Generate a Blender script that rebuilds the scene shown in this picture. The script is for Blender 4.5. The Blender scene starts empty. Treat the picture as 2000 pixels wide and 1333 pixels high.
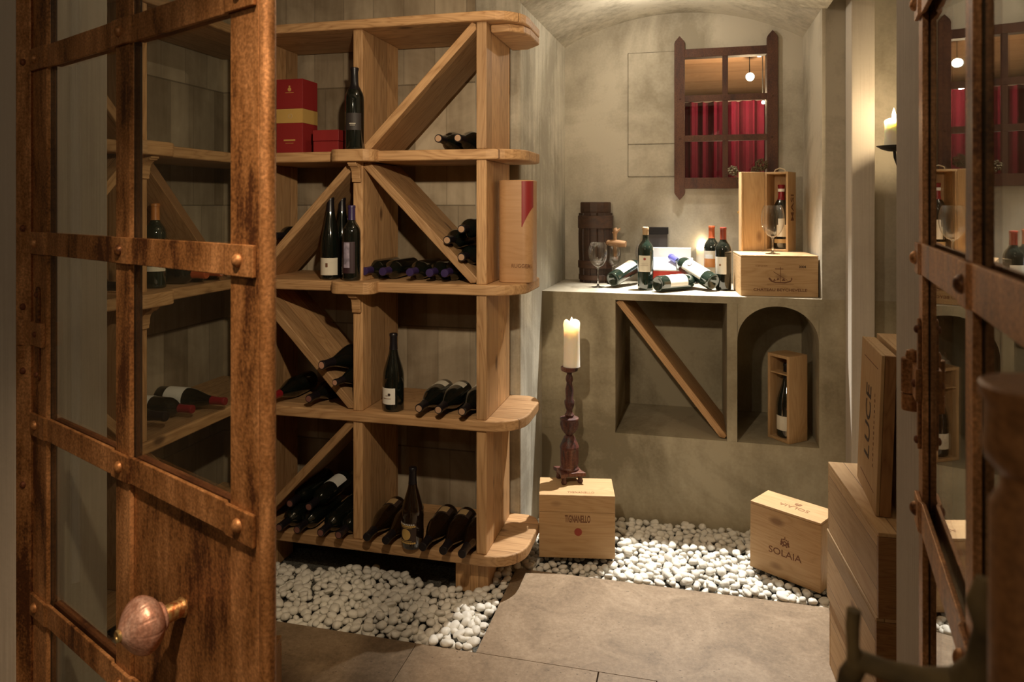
import bpy, bmesh, math, random
from mathutils import Vector, Matrix, Euler
R = math.radians
sc = bpy.context.scene
C = sc.collection

# ------------------------------------------------------------------ camera
CAM_H = 1.45
YAW = 14.04
FPX = 1400.0
cam_d = bpy.data.cameras.new('camera')
cam = bpy.data.objects.new('camera', cam_d); C.objects.link(cam)
cam.location = (0, 0, CAM_H)
cam.rotation_euler = (R(90), 0, R(YAW))
cam_d.sensor_width = 36.0
cam_d.lens = 36.0 * FPX / 2000.0
cam_d.shift_y = -266.5 / 2000.0
cam_d.clip_start = 0.02
cam_d.dof.use_dof = True
cam_d.dof.focus_distance = 2.3
cam_d.dof.aperture_fstop = 7.0
sc.camera = cam

# ------------------------------------------------------------------ world, exposure
w = bpy.data.worlds.new('world'); sc.world = w; w.use_nodes = True
w.node_tree.nodes['Background'].inputs[0].default_value = (1.0, 0.78, 0.55, 1)
w.node_tree.nodes['Background'].inputs[1].default_value = 0.035
sc.view_settings.view_transform = 'Standard'
sc.view_settings.look = 'None'
sc.view_settings.exposure = 0.0
sc.view_settings.gamma = 1.0
sc.view_settings.use_curve_mapping = False
sc.cycles.use_denoising = True
sc.cycles.max_bounces = 8
sc.cycles.diffuse_bounces = 4
sc.cycles.glossy_bounces = 5
sc.cycles.transmission_bounces = 8
sc.cycles.transparent_max_bounces = 16
sc.cycles.sample_clamp_indirect = 3.0
sc.cycles.caustics_reflective = False
sc.cycles.caustics_refractive = False
sc.cycles.blur_glossy = 0.5


def lamp(name, kind, loc, energy, col, size=0.05, aim=None, angle=None, blend=0.3, size_y=None):
    d = bpy.data.lights.new(name, kind)
    d.energy = energy; d.color = col
    if kind in ('POINT', 'SPOT'):
        d.shadow_soft_size = size
    if kind == 'AREA':
        d.size = size
        if size_y: d.shape = 'RECTANGLE'; d.size_y = size_y
    if kind == 'SPOT':
        d.spot_size = R(angle); d.spot_blend = blend
    o = bpy.data.objects.new(name, d); C.objects.link(o); o.location = loc
    if aim is not None:
        o.rotation_euler = (Vector(aim) - Vector(loc)).to_track_quat('-Z', 'Y').to_euler()
    return o

WARM = (1.0, 0.80, 0.56)
# recessed spot in the crown of the niche vault, its beam falls over the counter edge on to the pebbles
lamp('niche_spot', 'SPOT', (0.02, 3.64, 2.42), 500, (1.0, 0.95, 0.86), 0.016, (0.0, 3.30, 1.0), 62, 1.0)
lamp('niche_fill', 'POINT', (-0.14, 3.36, 2.34), 6.5, (1.0, 0.88, 0.72), 0.012)  # added fill point, brightens the vault and the rear wall
# halogen spot under the lintel of the doorway, lights the shelves
lamp('doorway_spot', 'SPOT', (-0.45, 1.10, 1.87), 66, WARM, 0.02, (-0.85, 2.6, 1.35), 104, 1.0)
# halogen in the corridor, in front of the doors
lamp('corridor_spot', 'SPOT', (-0.42, 0.22, 2.45), 135, (1.0, 0.72, 0.46), 0.03, (-0.72, 0.95, 0.75), 52, 1.0)
# fill points added for ambient light in the corridor and in the cellar
lamp('corridor_fill', 'POINT', (-0.7, -1.2, 2.4), 17, (1.0, 0.82, 0.62), 0.04)
lamp('cellar_fill', 'POINT', (-0.40, 2.0, 2.5), 8, (1.0, 0.80, 0.58), 0.008)

# ------------------------------------------------------------------ geometry of the view (to read distances off the photograph)
_c, _s = math.cos(R(YAW)), math.sin(R(YAW))
def W(px, py=None, X=None, Y=None, Z=None):
    """world point where the line of sight through (px, py) meets the plane X=, Y= or Z="""
    a = (px - 1000.0) / FPX
    b = ((400.0 - py) / FPX) if py is not None else 0.0
    dx, dy, dz = a * _c - _s, a * _s + _c, b
    if Z is not None: t = (Z - CAM_H) / dz
    elif Y is not None: t = Y / dy
    else: t = X / dx
    return Vector((dx * t, dy * t, CAM_H + dz * t))
def WD(px, py, D):
    a = (px - 1000.0) / FPX
    return Vector(((a * _c - _s) * D, (a * _s + _c) * D, CAM_H + (400.0 - py) / FPX * D))

# ------------------------------------------------------------------ node helpers
def newmat(name):
    m = bpy.data.materials.new(name); m.use_nodes = True
    nt = m.node_tree; nt.nodes.clear()
    out = nt.nodes.new('ShaderNodeOutputMaterial')
    b = nt.nodes.new('ShaderNodeBsdfPrincipled')
    nt.links.new(b.outputs[0], out.inputs[0])
    return m, nt, b, out
def N(nt, t, **kw):
    n = nt.nodes.new('ShaderNode' + t)
    for k, v in kw.items():
        if k.startswith('i_'):
            key = k[2:]; key = int(key) if key.isdigit() else key.replace('_', ' ')
            n.inputs[key].default_value = v
        else: setattr(n, k, v)
    return n
def L(nt, a, b): nt.links.new(a, b)
def ramp(nt, fac, stops):
    r = nt.nodes.new('ShaderNodeValToRGB')
    el = r.color_ramp.elements
    while len(el) < len(stops): el.new(0.5)
    for e, (p, c) in zip(el, stops): e.position = p; e.color = (*c, 1) if len(c) == 3 else c
    L(nt, fac, r.inputs[0]); return r
def mathn(nt, op, a, b=None, c=None):
    n = nt.nodes.new('ShaderNodeMath'); n.operation = op
    for i, v in enumerate((a, b, c)):
        if v is None: continue
        if isinstance(v, (int, float)): n.inputs[i].default_value = v
        else: L(nt, v, n.inputs[i])
    return n.outputs[0]
def mixc(nt, fac, a, b, mode='MIX'):
    n = nt.nodes.new('ShaderNodeMix'); n.data_type = 'RGBA'; n.blend_type = mode
    if isinstance(fac, (int, float)): n.inputs[0].default_value = fac
    else: L(nt, fac, n.inputs[0])
    for i, v in ((6, a), (7, b)):
        if isinstance(v, (tuple, list)): n.inputs[i].default_value = (*v[:3], 1)
        else: L(nt, v, n.inputs[i])
    return n.outputs[2]
def objcoord(nt, rnd=10.0):
    tc = N(nt, 'TexCoord'); oi = N(nt, 'ObjectInfo')
    add = N(nt, 'VectorMath', operation='ADD'); sca = N(nt, 'VectorMath', operation='SCALE')
    comb = N(nt, 'CombineXYZ')
    L(nt, oi.outputs['Random'], comb.inputs[0]); L(nt, mathn(nt, 'MULTIPLY', oi.outputs['Random'], 7.31), comb.inputs[1])
    L(nt, mathn(nt, 'MULTIPLY', oi.outputs['Random'], 3.77), comb.inputs[2])
    L(nt, comb.outputs[0], sca.inputs[0]); sca.inputs['Scale'].default_value = rnd
    L(nt, tc.outputs['Object'], add.inputs[0]); L(nt, sca.outputs[0], add.inputs[1])
    return tc.outputs['Object'], add.outputs[0], oi.outputs['Random']
def mapping(nt, vec, scale=(1, 1, 1), loc=(0, 0, 0), rot=(0, 0, 0)):
    m = N(nt, 'Mapping'); m.inputs['Scale'].default_value = scale; m.inputs['Location'].default_value = loc
    m.inputs['Rotation'].default_value = rot; L(nt, vec, m.inputs[0]); return m.outputs[0]
def bump(nt, b, h, strength=0.3, dist=0.005):
    n = N(nt, 'Bump'); n.inputs['Strength'].default_value = strength; n.inputs['Distance'].default_value = dist
    L(nt, h, n.inputs['Height']); L(nt, n.outputs[0], b.inputs['Normal']); return n

def wood(name, light, dark, ring=26.0, pw=None, rough=0.6, knots=True, knotcol=(0.10, 0.045, 0.018), seam=0.012):
    """planed softwood, grain along the object's own X; pw = plank width in Y"""
    m, nt, b, out = newmat(name)
    raw, v, rnd = objcoord(nt)
    sep = N(nt, 'SeparateXYZ'); L(nt, raw, sep.inputs[0])
    if pw:
        q = mathn(nt, 'DIVIDE', sep.outputs[1], pw); q = mathn(nt, 'ADD', q, mathn(nt, 'MULTIPLY', rnd, 5.0))
        fl = mathn(nt, 'FLOOR', q); fr = mathn(nt, 'FRACT', q)
        wn = N(nt, 'TexWhiteNoise', noise_dimensions='1D'); L(nt, mathn(nt, 'ADD', fl, mathn(nt, 'MULTIPLY', rnd, 91.0)), wn.inputs['W'])
        off = N(nt, 'VectorMath', operation='SCALE'); L(nt, wn.outputs['Color'], off.inputs[0]); off.inputs['Scale'].default_value = 9.0
        ad = N(nt, 'VectorMath', operation='ADD'); L(nt, v, ad.inputs[0]); L(nt, off.outputs[0], ad.inputs[1]); v = ad.outputs[0]
    st = mapping(nt, v, (1.1, 9.0, 9.0))
    n1 = N(nt, 'TexNoise', i_Scale=1.0, i_Detail=3.0, i_Distortion=0.4); L(nt, st, n1.inputs['Vector'])
    rings = mathn(nt, 'FRACT', mathn(nt, 'MULTIPLY', n1.outputs[0], ring))
    tri = mathn(nt, 'ABSOLUTE', mathn(nt, 'SUBTRACT', rings, 0.5))
    tri = mathn(nt, 'MULTIPLY', tri, 2.0)
    fine = N(nt, 'TexNoise', i_Scale=1.0, i_Detail=4.0); L(nt, mapping(nt, v, (6, 160, 160)), fine.inputs['Vector'])
    mid = [0.5 * (a + c) for a, c in zip(light, dark)]
    g = mathn(nt, 'ADD', mathn(nt, 'MULTIPLY', mathn(nt, 'POWER', tri, 0.6), 0.55), mathn(nt, 'MULTIPLY_ADD', fine.outputs[0], 0.8, -0.15))
    col = ramp(nt, g, [(0.12, dark), (0.45, mid), (0.85, light)]).outputs[0]
    big = N(nt, 'TexNoise', i_Scale=2.2, i_Detail=2.0); L(nt, v, big.inputs['Vector'])
    col = mixc(nt, mathn(nt, 'MULTIPLY', big.outputs[0], 0.45), col, dark)
    if pw:
        tone = mathn(nt, 'MULTIPLY_ADD', wn.outputs['Value'], 0.42, 0.72)
        hs = N(nt, 'HueSaturation'); L(nt, tone, hs.inputs['Value']); L(nt, col, hs.inputs['Color']); col = hs.outputs[0]
        edge = mathn(nt, 'MINIMUM', fr, mathn(nt, 'SUBTRACT', 1.0, fr))
        line = mathn(nt, 'LESS_THAN', edge, seam)
        col = mixc(nt, mathn(nt, 'MULTIPLY', line, 0.75), col, (dark[0] * 0.35, dark[1] * 0.3, dark[2] * 0.3))
    if knots:
        vo = N(nt, 'TexVoronoi', feature='F1', i_Scale=1.0, i_Randomness=1.0); L(nt, mapping(nt, v, (4.2, 8.0, 8.0)), vo.inputs['Vector'])
        k = ramp(nt, vo.outputs['Distance'], [(0.07, (1, 1, 1)), (0.16, (0, 0, 0))]).outputs[0]
        sepc = N(nt, 'SeparateColor'); L(nt, vo.outputs['Color'], sepc.inputs[0])
        k = mathn(nt, 'MULTIPLY', k, mathn(nt, 'GREATER_THAN', sepc.outputs[0], 0.42))
        col = mixc(nt, mathn(nt, 'MULTIPLY', k, 0.85), col, knotcol)
    L(nt, col, b.inputs['Base Color']); b.inputs['Roughness'].default_value = rough
    bump(nt, b, g, 0.12, 0.002)
    return m

def flat(name, col, rough=0.6, metal=0.0, coat=0.0, noise=0.0, nscale=30.0, spec=0.5):
    m, nt, b, out = newmat(name)
    if noise:
        raw, v, rnd = objcoord(nt)
        n = N(nt, 'TexNoise', i_Scale=nscale, i_Detail=3.0); L(nt, v, n.inputs['Vector'])
        L(nt, ramp(nt, n.outputs[0], [(0.3, [c * (1 - noise) for c in col]), (0.7, [min(1, c * (1 + noise)) for c in col])]).outputs[0], b.inputs['Base Color'])
    else: b.inputs['Base Color'].default_value = (*col, 1)
    b.inputs['Roughness'].default_value = rough; b.inputs['Metallic'].default_value = metal
    b.inputs['Coat Weight'].default_value = coat; b.inputs['Specular IOR Level'].default_value = spec
    return m

def rust(name, a=(0.33, 0.145, 0.048), bcol=(0.105, 0.038, 0.014), c=(0.66, 0.33, 0.14), rough=0.45, scale=7.0, metal=0.45):
    m, nt, b, out = newmat(name)
    raw, v, rnd = objcoord(nt)
    n1 = N(nt, 'TexNoise', i_Scale=scale, i_Detail=6.0, i_Roughness=0.6, i_Distortion=0.5); L(nt, mapping(nt, v, (1, 1, 0.4)), n1.inputs['Vector'])
    n2 = N(nt, 'TexNoise', i_Scale=230.0, i_Detail=2.0); L(nt, v, n2.inputs['Vector'])
    n3 = N(nt, 'TexNoise', i_Scale=scale * 4, i_Detail=7.0, i_Roughness=0.75); L(nt, mapping(nt, v, (1, 1, 0.16)), n3.inputs['Vector'])
    f = mathn(nt, 'ADD', mathn(nt, 'MULTIPLY', n1.outputs[0], 0.6), mathn(nt, 'MULTIPLY', n3.outputs[0], 0.4))
    f = mathn(nt, 'ADD', f, mathn(nt, 'MULTIPLY_ADD', n2.outputs[0], 0.10, -0.05))
    col = ramp(nt, f, [(0.40, bcol), (0.47, a), (0.54, [0.6 * x + 0.4 * y for x, y in zip(a, c)]), (0.61, c)]).outputs[0]
    fl_ = ramp(nt, n2.outputs[0], [(0.35, (0.80, 0.80, 0.80)), (0.65, (1.18, 1.18, 1.18))]).outputs[0]
    col = mixc(nt, 1.0, col, fl_, 'MULTIPLY')
    L(nt, col, b.inputs['Base Color']); b.inputs['Metallic'].default_value = metal
    rr = mathn(nt, 'MULTIPLY_ADD', n3.outputs[0], 0.3, rough - 0.1); L(nt, rr, b.inputs['Roughness'])
    bump(nt, b, mathn(nt, 'ADD', n2.outputs[0], n3.outputs[0]), 0.25, 0.0015)
    return m

def plaster(name, a, bcol, streak=(1, 1, 0.22), scale=1.3, mort=None):
    m, nt, b, out = newmat(name)
    geo = N(nt, 'NewGeometry'); v = geo.outputs['Position']
    n1 = N(nt, 'TexNoise', i_Scale=scale, i_Detail=5.0, i_Roughness=0.6, i_Distortion=0.7); L(nt, v, n1.inputs['Vector'])
    n2 = N(nt, 'TexNoise', i_Scale=4.5, i_Detail=7.0, i_Roughness=0.6); L(nt, mapping(nt, v, streak), n2.inputs['Vector'])
    n3 = N(nt, 'TexNoise', i_Scale=90.0, i_Detail=3.0); L(nt, v, n3.inputs['Vector'])
    f = mathn(nt, 'ADD', mathn(nt, 'MULTIPLY', n1.outputs[0], 0.66), mathn(nt, 'MULTIPLY', n2.outputs[0], 0.27))
    f = mathn(nt, 'ADD', f, mathn(nt, 'MULTIPLY', n3.outputs[0], 0.07))
    mid = [0.5 * (x + y) for x, y in zip(a, bcol)]
    col = ramp(nt, f, [(0.43, bcol), (0.50, mid), (0.57, a)]).outputs[0]
    L(nt, col, b.inputs['Base Color']); b.inputs['Roughness'].default_value = 0.82; b.inputs['Specular IOR Level'].default_value = 0.25
    bump(nt, b, f, 0.35, 0.012)
    return m

def formed_concrete(name, axis, a, bcol, board=0.145):
    """board-marked concrete: upright board prints, lifts, and square repair patches"""
    m, nt, b, out = newmat(name)
    geo = N(nt, 'NewGeometry'); v = geo.outputs['Position']
    sep = N(nt, 'SeparateXYZ'); L(nt, v, sep.inputs[0])
    u = sep.outputs[0] if axis == 'X' else sep.outputs[1]
    z = sep.outputs[2]
    lift = mathn(nt, 'FLOOR', mathn(nt, 'MULTIPLY_ADD', z, 1.0 / 0.53, 0.27))
    q = mathn(nt, 'ADD', mathn(nt, 'DIVIDE', u, board), mathn(nt, 'MULTIPLY', lift, 0.37))
    fl = mathn(nt, 'FLOOR', q); fr = mathn(nt, 'FRACT', q)
    wn = N(nt, 'TexWhiteNoise', noise_dimensions='2D'); cb = N(nt, 'CombineXYZ'); L(nt, fl, cb.inputs[0]); L(nt, lift, cb.inputs[1]); L(nt, cb.outputs[0], wn.inputs['Vector'])
    n1 = N(nt, 'TexNoise', i_Scale=3.0, i_Detail=6.0, i_Roughness=0.62, i_Distortion=0.5); L(nt, v, n1.inputs['Vector'])
    n2 = N(nt, 'TexNoise', i_Scale=26.0, i_Detail=4.0); L(nt, mapping(nt, v, (1, 1, 0.12)), n2.inputs['Vector'])
    f = mathn(nt, 'ADD', mathn(nt, 'MULTIPLY', n1.outputs[0], 0.55), mathn(nt, 'MULTIPLY', n2.outputs[0], 0.25))
    f = mathn(nt, 'ADD', f, mathn(nt, 'MULTIPLY_ADD', wn.outputs['Value'], 0.24, 0.0))
    mid = [0.5 * (x + y) for x, y in zip(a, bcol)]
    col = ramp(nt, f, [(0.34, bcol), (0.54, mid), (0.70, a)]).outputs[0]
    e1 = mathn(nt, 'LESS_THAN', mathn(nt, 'MINIMUM', fr, mathn(nt, 'SUBTRACT', 1.0, fr)), 0.018)
    zf = mathn(nt, 'FRACT', mathn(nt, 'MULTIPLY_ADD', z, 1.0 / 0.53, 0.27))
    e2 = mathn(nt, 'LESS_THAN', mathn(nt, 'MINIMUM', zf, mathn(nt, 'SUBTRACT', 1.0, zf)), 0.006)
    e = mathn(nt, 'MAXIMUM', mathn(nt, 'MULTIPLY', e1, n2.outputs[0]), e2)
    col = mixc(nt, mathn(nt, 'MULTIPLY', e, 0.55), col, [x * 0.4 for x in bcol])
    L(nt, col, b.inputs['Base Color']); b.inputs['Roughness'].default_value = 0.85; b.inputs['Specular IOR Level'].default_value = 0.25
    bump(nt, b, mathn(nt, 'SUBTRACT', f, e), 0.4, 0.008)
    return m

def travertine(name):
    m, nt, b, out = newmat(name)
    geo = N(nt, 'NewGeometry'); v = geo.outputs['Position']
    n1 = N(nt, 'TexNoise', i_Scale=5.0, i_Detail=8.0, i_Roughness=0.7, i_Distortion=0.8); L(nt, v, n1.inputs['Vector'])
    n2 = N(nt, 'TexNoise', i_Scale=60.0, i_Detail=6.0, i_Roughness=0.75); L(nt, v, n2.inputs['Vector'])
    f = mathn(nt, 'ADD', mathn(nt, 'MULTIPLY', n1.outputs[0], 0.6), mathn(nt, 'MULTIPLY', n2.outputs[0], 0.4))
    f = mathn(nt, 'ADD', f, mathn(nt, 'MULTIPLY_ADD', geo.outputs['Random Per Island'], 0.10, -0.05))
    col = ramp(nt, f, [(0.36, (0.155, 0.105, 0.062)), (0.5, (0.255, 0.18, 0.112)), (0.66, (0.37, 0.275, 0.185))]).outputs[0]
    vo = N(nt, 'TexVoronoi', i_Scale=38.0); L(nt, mapping(nt, v, (1, 1.7, 1)), vo.inputs['Vector'])
    gate = N(nt, 'TexNoise', i_Scale=7.0, i_Detail=2.0); L(nt, v, gate.inputs['Vector'])
    pit = mathn(nt, 'MULTIPLY', mathn(nt, 'LESS_THAN', vo.outputs['Distance'], 0.13), mathn(nt, 'GREATER_THAN', gate.outputs[0], 0.52))
    col = mixc(nt, mathn(nt, 'MULTIPLY', pit, 0.8), col, (0.10, 0.065, 0.04))
    L(nt, col, b.inputs['Base Color']); b.inputs['Roughness'].default_value = 0.55
    bump(nt, b, mathn(nt, 'SUBTRACT', f, pit), 0.25, 0.003)
    return m

def pane_glass(name, tint=(0.93, 0.95, 0.92), f0=0.045):
    """clear window glass: see-through, with the mirror reflection growing towards grazing views (Schlick)"""
    m = bpy.data.materials.new(name); m.use_nodes = True
    nt = m.node_tree; nt.nodes.clear(); out = nt.nodes.new('ShaderNodeOutputMaterial')
    lw = N(nt, 'LayerWeight', i_Blend=0.5)
    p5 = mathn(nt, 'POWER', lw.outputs['Facing'], 5.0)
    f = mathn(nt, 'MULTIPLY_ADD', p5, 1.0 - f0, f0)
    t = N(nt, 'BsdfTransparent'); t.inputs[0].default_value = (*tint, 1)
    g = N(nt, 'BsdfGlossy'); g.inputs['Roughness'].default_value = 0.0; g.inputs[0].default_value = (1, 1, 1, 1)
    mx = N(nt, 'MixShader'); L(nt, f, mx.inputs[0]); L(nt, t.outputs[0], mx.inputs[1]); L(nt, g.outputs[0], mx.inputs[2])
    L(nt, mx.outputs[0], out.inputs[0]); return m

def emit(name, col, strength):
    m = bpy.data.materials.new(name); m.use_nodes = True
    nt = m.node_tree; nt.nodes.clear(); out = nt.nodes.new('ShaderNodeOutputMaterial')
    e = N(nt, 'Emission'); e.inputs[0].default_value = (*col, 1); e.inputs[1].default_value = strength
    L(nt, e.outputs[0], out.inputs[0]); return m

M = {}
M['rack'] = wood('larch_rack', (0.63, 0.385, 0.185), (0.33, 0.17, 0.065), ring=22, pw=0.125)
M['rack_plain'] = wood('larch_rack_plain', (0.63, 0.385, 0.185), (0.33, 0.17, 0.065), ring=22)
M['crate'] = wood('crate_pine', (0.54, 0.355, 0.18), (0.40, 0.235, 0.10), ring=18, knotcol=(0.20, 0.10, 0.04))
M['crate_planks'] = wood('crate_pine_planks', (0.54, 0.355, 0.18), (0.40, 0.235, 0.10), ring=18, pw=0.105, knotcol=(0.20, 0.10, 0.04))
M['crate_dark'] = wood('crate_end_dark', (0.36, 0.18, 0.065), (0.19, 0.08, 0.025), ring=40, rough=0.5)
M['oldwood'] = wood('old_keg_oak', (0.045, 0.018, 0.007), (0.014, 0.006, 0.003), ring=14, rough=0.6)
M['oldwood_band'] = wood('keg_split_hoops', (0.075, 0.032, 0.014), (0.02, 0.009, 0.005), ring=10)
M['spigot'] = wood('spigot_boxwood', (0.42, 0.24, 0.11), (0.22, 0.11, 0.05), ring=10)
M['veneer'] = wood('veneer_tube', (0.50, 0.29, 0.14), (0.42, 0.23, 0.10), ring=12, knots=False, rough=0.45)
M['rust'] = rust('rusted_iron')
M['rust_dark'] = rust('rusted_iron_dark', (0.16, 0.052, 0.022), (0.07, 0.02, 0.010), (0.24, 0.09, 0.04), rough=0.6)
M['rust_window'] = rust('rusted_iron_window', (0.075, 0.028, 0.014), (0.045, 0.017, 0.010), (0.11, 0.045, 0.022), rough=0.65, metal=0.1)
M['rust_black'] = rust('blackened_iron', (0.030, 0.014, 0.009), (0.014, 0.008, 0.006), (0.06, 0.03, 0.018), rough=0.6, metal=0.1)
M['post_wood'] = rust('stained_post', (0.22, 0.095, 0.032), (0.10, 0.035, 0.016), (0.30, 0.14, 0.05), rough=0.45, metal=0.1, scale=12)
M['copper_knob'] = rust('worn_copper_knob', (0.55, 0.27, 0.19), (0.40, 0.16, 0.09), (0.66, 0.42, 0.34), rough=0.36, metal=0.45, scale=16)
M['brass_stem'] = rust('worn_brass_stem', (0.50, 0.30, 0.12), (0.38, 0.12, 0.04), (0.45, 0.42, 0.20), rough=0.35, metal=0.7, scale=40)
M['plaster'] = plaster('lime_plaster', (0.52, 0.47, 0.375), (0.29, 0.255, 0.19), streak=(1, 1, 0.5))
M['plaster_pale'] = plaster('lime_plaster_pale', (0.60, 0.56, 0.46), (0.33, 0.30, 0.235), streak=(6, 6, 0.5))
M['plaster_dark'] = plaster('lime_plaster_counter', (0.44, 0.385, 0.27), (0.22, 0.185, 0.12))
M['board'] = plaster('whitewashed_board', (0.57, 0.51, 0.43), (0.47, 0.41, 0.34), streak=(30, 30, 0.5), scale=1.2)
M['concrete_x'] = formed_concrete('board_marked_concrete', 'X', (0.57, 0.475, 0.34), (0.19, 0.14, 0.085))
M['concrete_y'] = formed_concrete('board_marked_concrete_side', 'Y', (0.57, 0.475, 0.34), (0.19, 0.14, 0.085))
M['tile'] = travertine('travertine_slabs')
M['grit'] = flat('dark_grit', (0.10, 0.095, 0.08), 0.95, noise=0.8, nscale=160)
M['pebble'] = flat('white_marble_pebble', (0.74, 0.71, 0.64), 0.55, noise=0.10, nscale=12)
M['bottle'] = flat('dark_bottle_glass', (0.006, 0.008, 0.006), 0.06, coat=0.5, spec=0.8)
M['bottle_green'] = flat('green_bottle_glass', (0.010, 0.020, 0.014), 0.06, coat=0.6, spec=0.9)
M['bottle_amber'] = flat('amber_bottle_glass', (0.014, 0.007, 0.003), 0.07, coat=0.5, spec=0.8)
M['bottle_dusty'] = flat('dusty_bottle_glass', (0.04, 0.034, 0.026), 0.35, spec=0.5)
M['glass'] = pane_glass('window_pane_glass')
m, nt, b, out = newmat('wine_glass'); b.inputs['Transmission Weight'].default_value = 1.0; b.inputs['Roughness'].default_value = 0.0; b.inputs['IOR'].default_value = 1.48
M['crystal'] = pane_glass('thin_crystal', (0.972, 0.972, 0.968), 0.065)
M['paper'] = flat('label_paper', (0.72, 0.66, 0.53), 0.7, noise=0.05)
M['paper_white'] = flat('label_paper_white', (0.85, 0.82, 0.74), 0.6)
M['paper_tan'] = flat('label_paper_tan', (0.50, 0.34, 0.16), 0.6)
M['paper_gold'] = flat('label_gold', (0.72, 0.48, 0.16), 0.4, metal=0.3)
M['ink'] = flat('printing_ink', (0.05, 0.028, 0.02), 0.7)
M['ink_red'] = flat('red_printing_ink', (0.30, 0.05, 0.03), 0.7)
M['brand'] = flat('branded_mark', (0.16, 0.065, 0.030), 0.8)
M['brand_soft'] = flat('branded_mark_soft', (0.24, 0.115, 0.05), 0.8)
M['cap_black'] = flat('black_capsule', (0.010, 0.008, 0.010), 0.35)
M['cap_red'] = flat('red_capsule', (0.22, 0.012, 0.018), 0.35)
M['cap_rust'] = flat('copper_red_capsule', (0.42, 0.09, 0.03), 0.35, metal=0.2)
M['cap_brick'] = flat('brick_capsule', (0.20, 0.035, 0.016), 0.35)
M['cap_purple'] = flat('purple_capsule', (0.035, 0.02, 0.085), 0.4)
M['cap_blue'] = flat('blue_capsule', (0.10, 0.10, 0.36), 0.35)
M['cap_orange'] = flat('orange_capsule', (0.52, 0.20, 0.05), 0.4)
M['cap_tan'] = flat('tan_capsule', (0.42, 0.28, 0.15), 0.4)
M['tip'] = flat('capsule_tip_pale', (0.55, 0.30, 0.20), 0.45)
M['tip_dark'] = flat('capsule_tip_brown', (0.20, 0.085, 0.065), 0.5)
M['tip_gold'] = flat('capsule_tip_gold', (0.66, 0.42, 0.26), 0.3, metal=0.4)
M['redbox'] = flat('red_gift_card', (0.26, 0.018, 0.018), 0.5)
M['redbox_bright'] = flat('bright_red_card', (0.50, 0.035, 0.02), 0.45)
M['plum'] = flat('plum_label', (0.035, 0.014, 0.018), 0.5); M['plum_pale'] = flat('pale_lilac_print', (0.30, 0.26, 0.33), 0.5, noise=0.4, nscale=60)
M['gold'] = flat('gold_card', (0.78, 0.50, 0.15), 0.35, metal=0.35)
M['whitecard'] = flat('white_card', (0.86, 0.85, 0.83), 0.5)
M['greycard'] = flat('taupe_card', (0.028, 0.021, 0.018), 0.6)
M['greycard_lid'] = flat('dark_taupe_card_lid', (0.008, 0.006, 0.005), 0.55, spec=0.2)
M['iron'] = flat('black_iron', (0.02, 0.018, 0.016), 0.5, metal=0.5)
M['velvet'] = flat('red_velvet', (0.055, 0.003, 0.010), 0.9, spec=0.08)
M['ceilwood'] = wood('lounge_ceiling_wood', (0.62, 0.38, 0.23), (0.48, 0.27, 0.15), ring=14, pw=0.14, knots=False)
M['dried'] = flat('dried_flower', (0.10, 0.075, 0.035), 0.9, noise=0.5, nscale=200)
M['twine'] = flat('cord_handle', (0.62, 0.50, 0.34), 0.8)
M['vine'] = flat('vine_bark', (0.17, 0.12, 0.05), 0.8, noise=0.6, nscale=25)
M['polychrome'] = rust('carved_painted_wood', (0.055, 0.016, 0.013), (0.014, 0.010, 0.011), (0.14, 0.06, 0.04), rough=0.5, scale=22, metal=0.0)
M['polychrome_red'] = rust('carved_red_wood', (0.085, 0.022, 0.015), (0.022, 0.012, 0.011), (0.18, 0.08, 0.05), rough=0.45, scale=22, metal=0.0)
m, nt, b, out = newmat('candle_wax'); b.inputs['Base Color'].default_value = (0.90, 0.83, 0.70, 1); b.inputs['Roughness'].default_value = 0.45
b.inputs['Subsurface Weight'].default_value = 0.85; b.inputs['Subsurface Radius'].default_value = (1.0, 0.82, 0.62); b.inputs['Subsurface Scale'].default_value = 0.028
M['wax'] = m
M['flame'] = emit('candle_flame', (1.0, 0.74, 0.40), 30)
M['bulb'] = emit('halogen_bulb', (1.0, 0.90, 0.75), 60)
M['wick'] = flat('candle_wick', (0.02, 0.015, 0.01), 0.9)

# ------------------------------------------------------------------ mesh helpers
def link(o, parent=None, loc=None, rot=None, mtx=None):
    C.objects.link(o)
    if parent is not None: o.parent = parent
    if mtx is not None: o.matrix_local = mtx
    else:
        if loc is not None: o.location = loc
        if rot is not None: o.rotation_euler = rot
    return o
def setmat(me, mats):
    for mm in (mats if isinstance(mats, (list, tuple)) else [mats]): me.materials.append(mm)
def obj(name, bm, mat, parent=None, loc=None, rot=None, mtx=None, smooth=False, bevel=0.0, seg=2, angle=40):
    me = bpy.data.meshes.new(name)
    bmesh.ops.recalc_face_normals(bm, faces=bm.faces)
    if smooth:
        for f in bm.faces: f.smooth = True
    bm.to_mesh(me); bm.free(); setmat(me, mat)
    if smooth: me.set_sharp_from_angle(angle=R(angle))
    o = bpy.data.objects.new(name, me)
    if bevel:
        md = o.modifiers.new('bevel', 'BEVEL'); md.width = bevel; md.segments = seg; md.limit_method = 'ANGLE'; md.angle_limit = R(35)
        md.harden_normals = False
    return link(o, parent, loc, rot, mtx)
def box(bm, x0, x1, y0, y1, z0, z1, mtx=None, mi=0):
    vs = [bm.verts.new(p) for p in ((x0, y0, z0), (x1, y0, z0), (x1, y1, z0), (x0, y1, z0), (x0, y0, z1), (x1, y0, z1), (x1, y1, z1), (x0, y1, z1))]
    fs = [bm.faces.new([vs[i] for i in q]) for q in ((3, 2, 1, 0), (4, 5, 6, 7), (0, 1, 5, 4), (1, 2, 6, 5), (2, 3, 7, 6), (3, 0, 4, 7))]
    for f in fs: f.material_index = mi
    if mtx is not None: bmesh.ops.transform(bm, matrix=mtx, verts=vs)
    return vs
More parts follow.
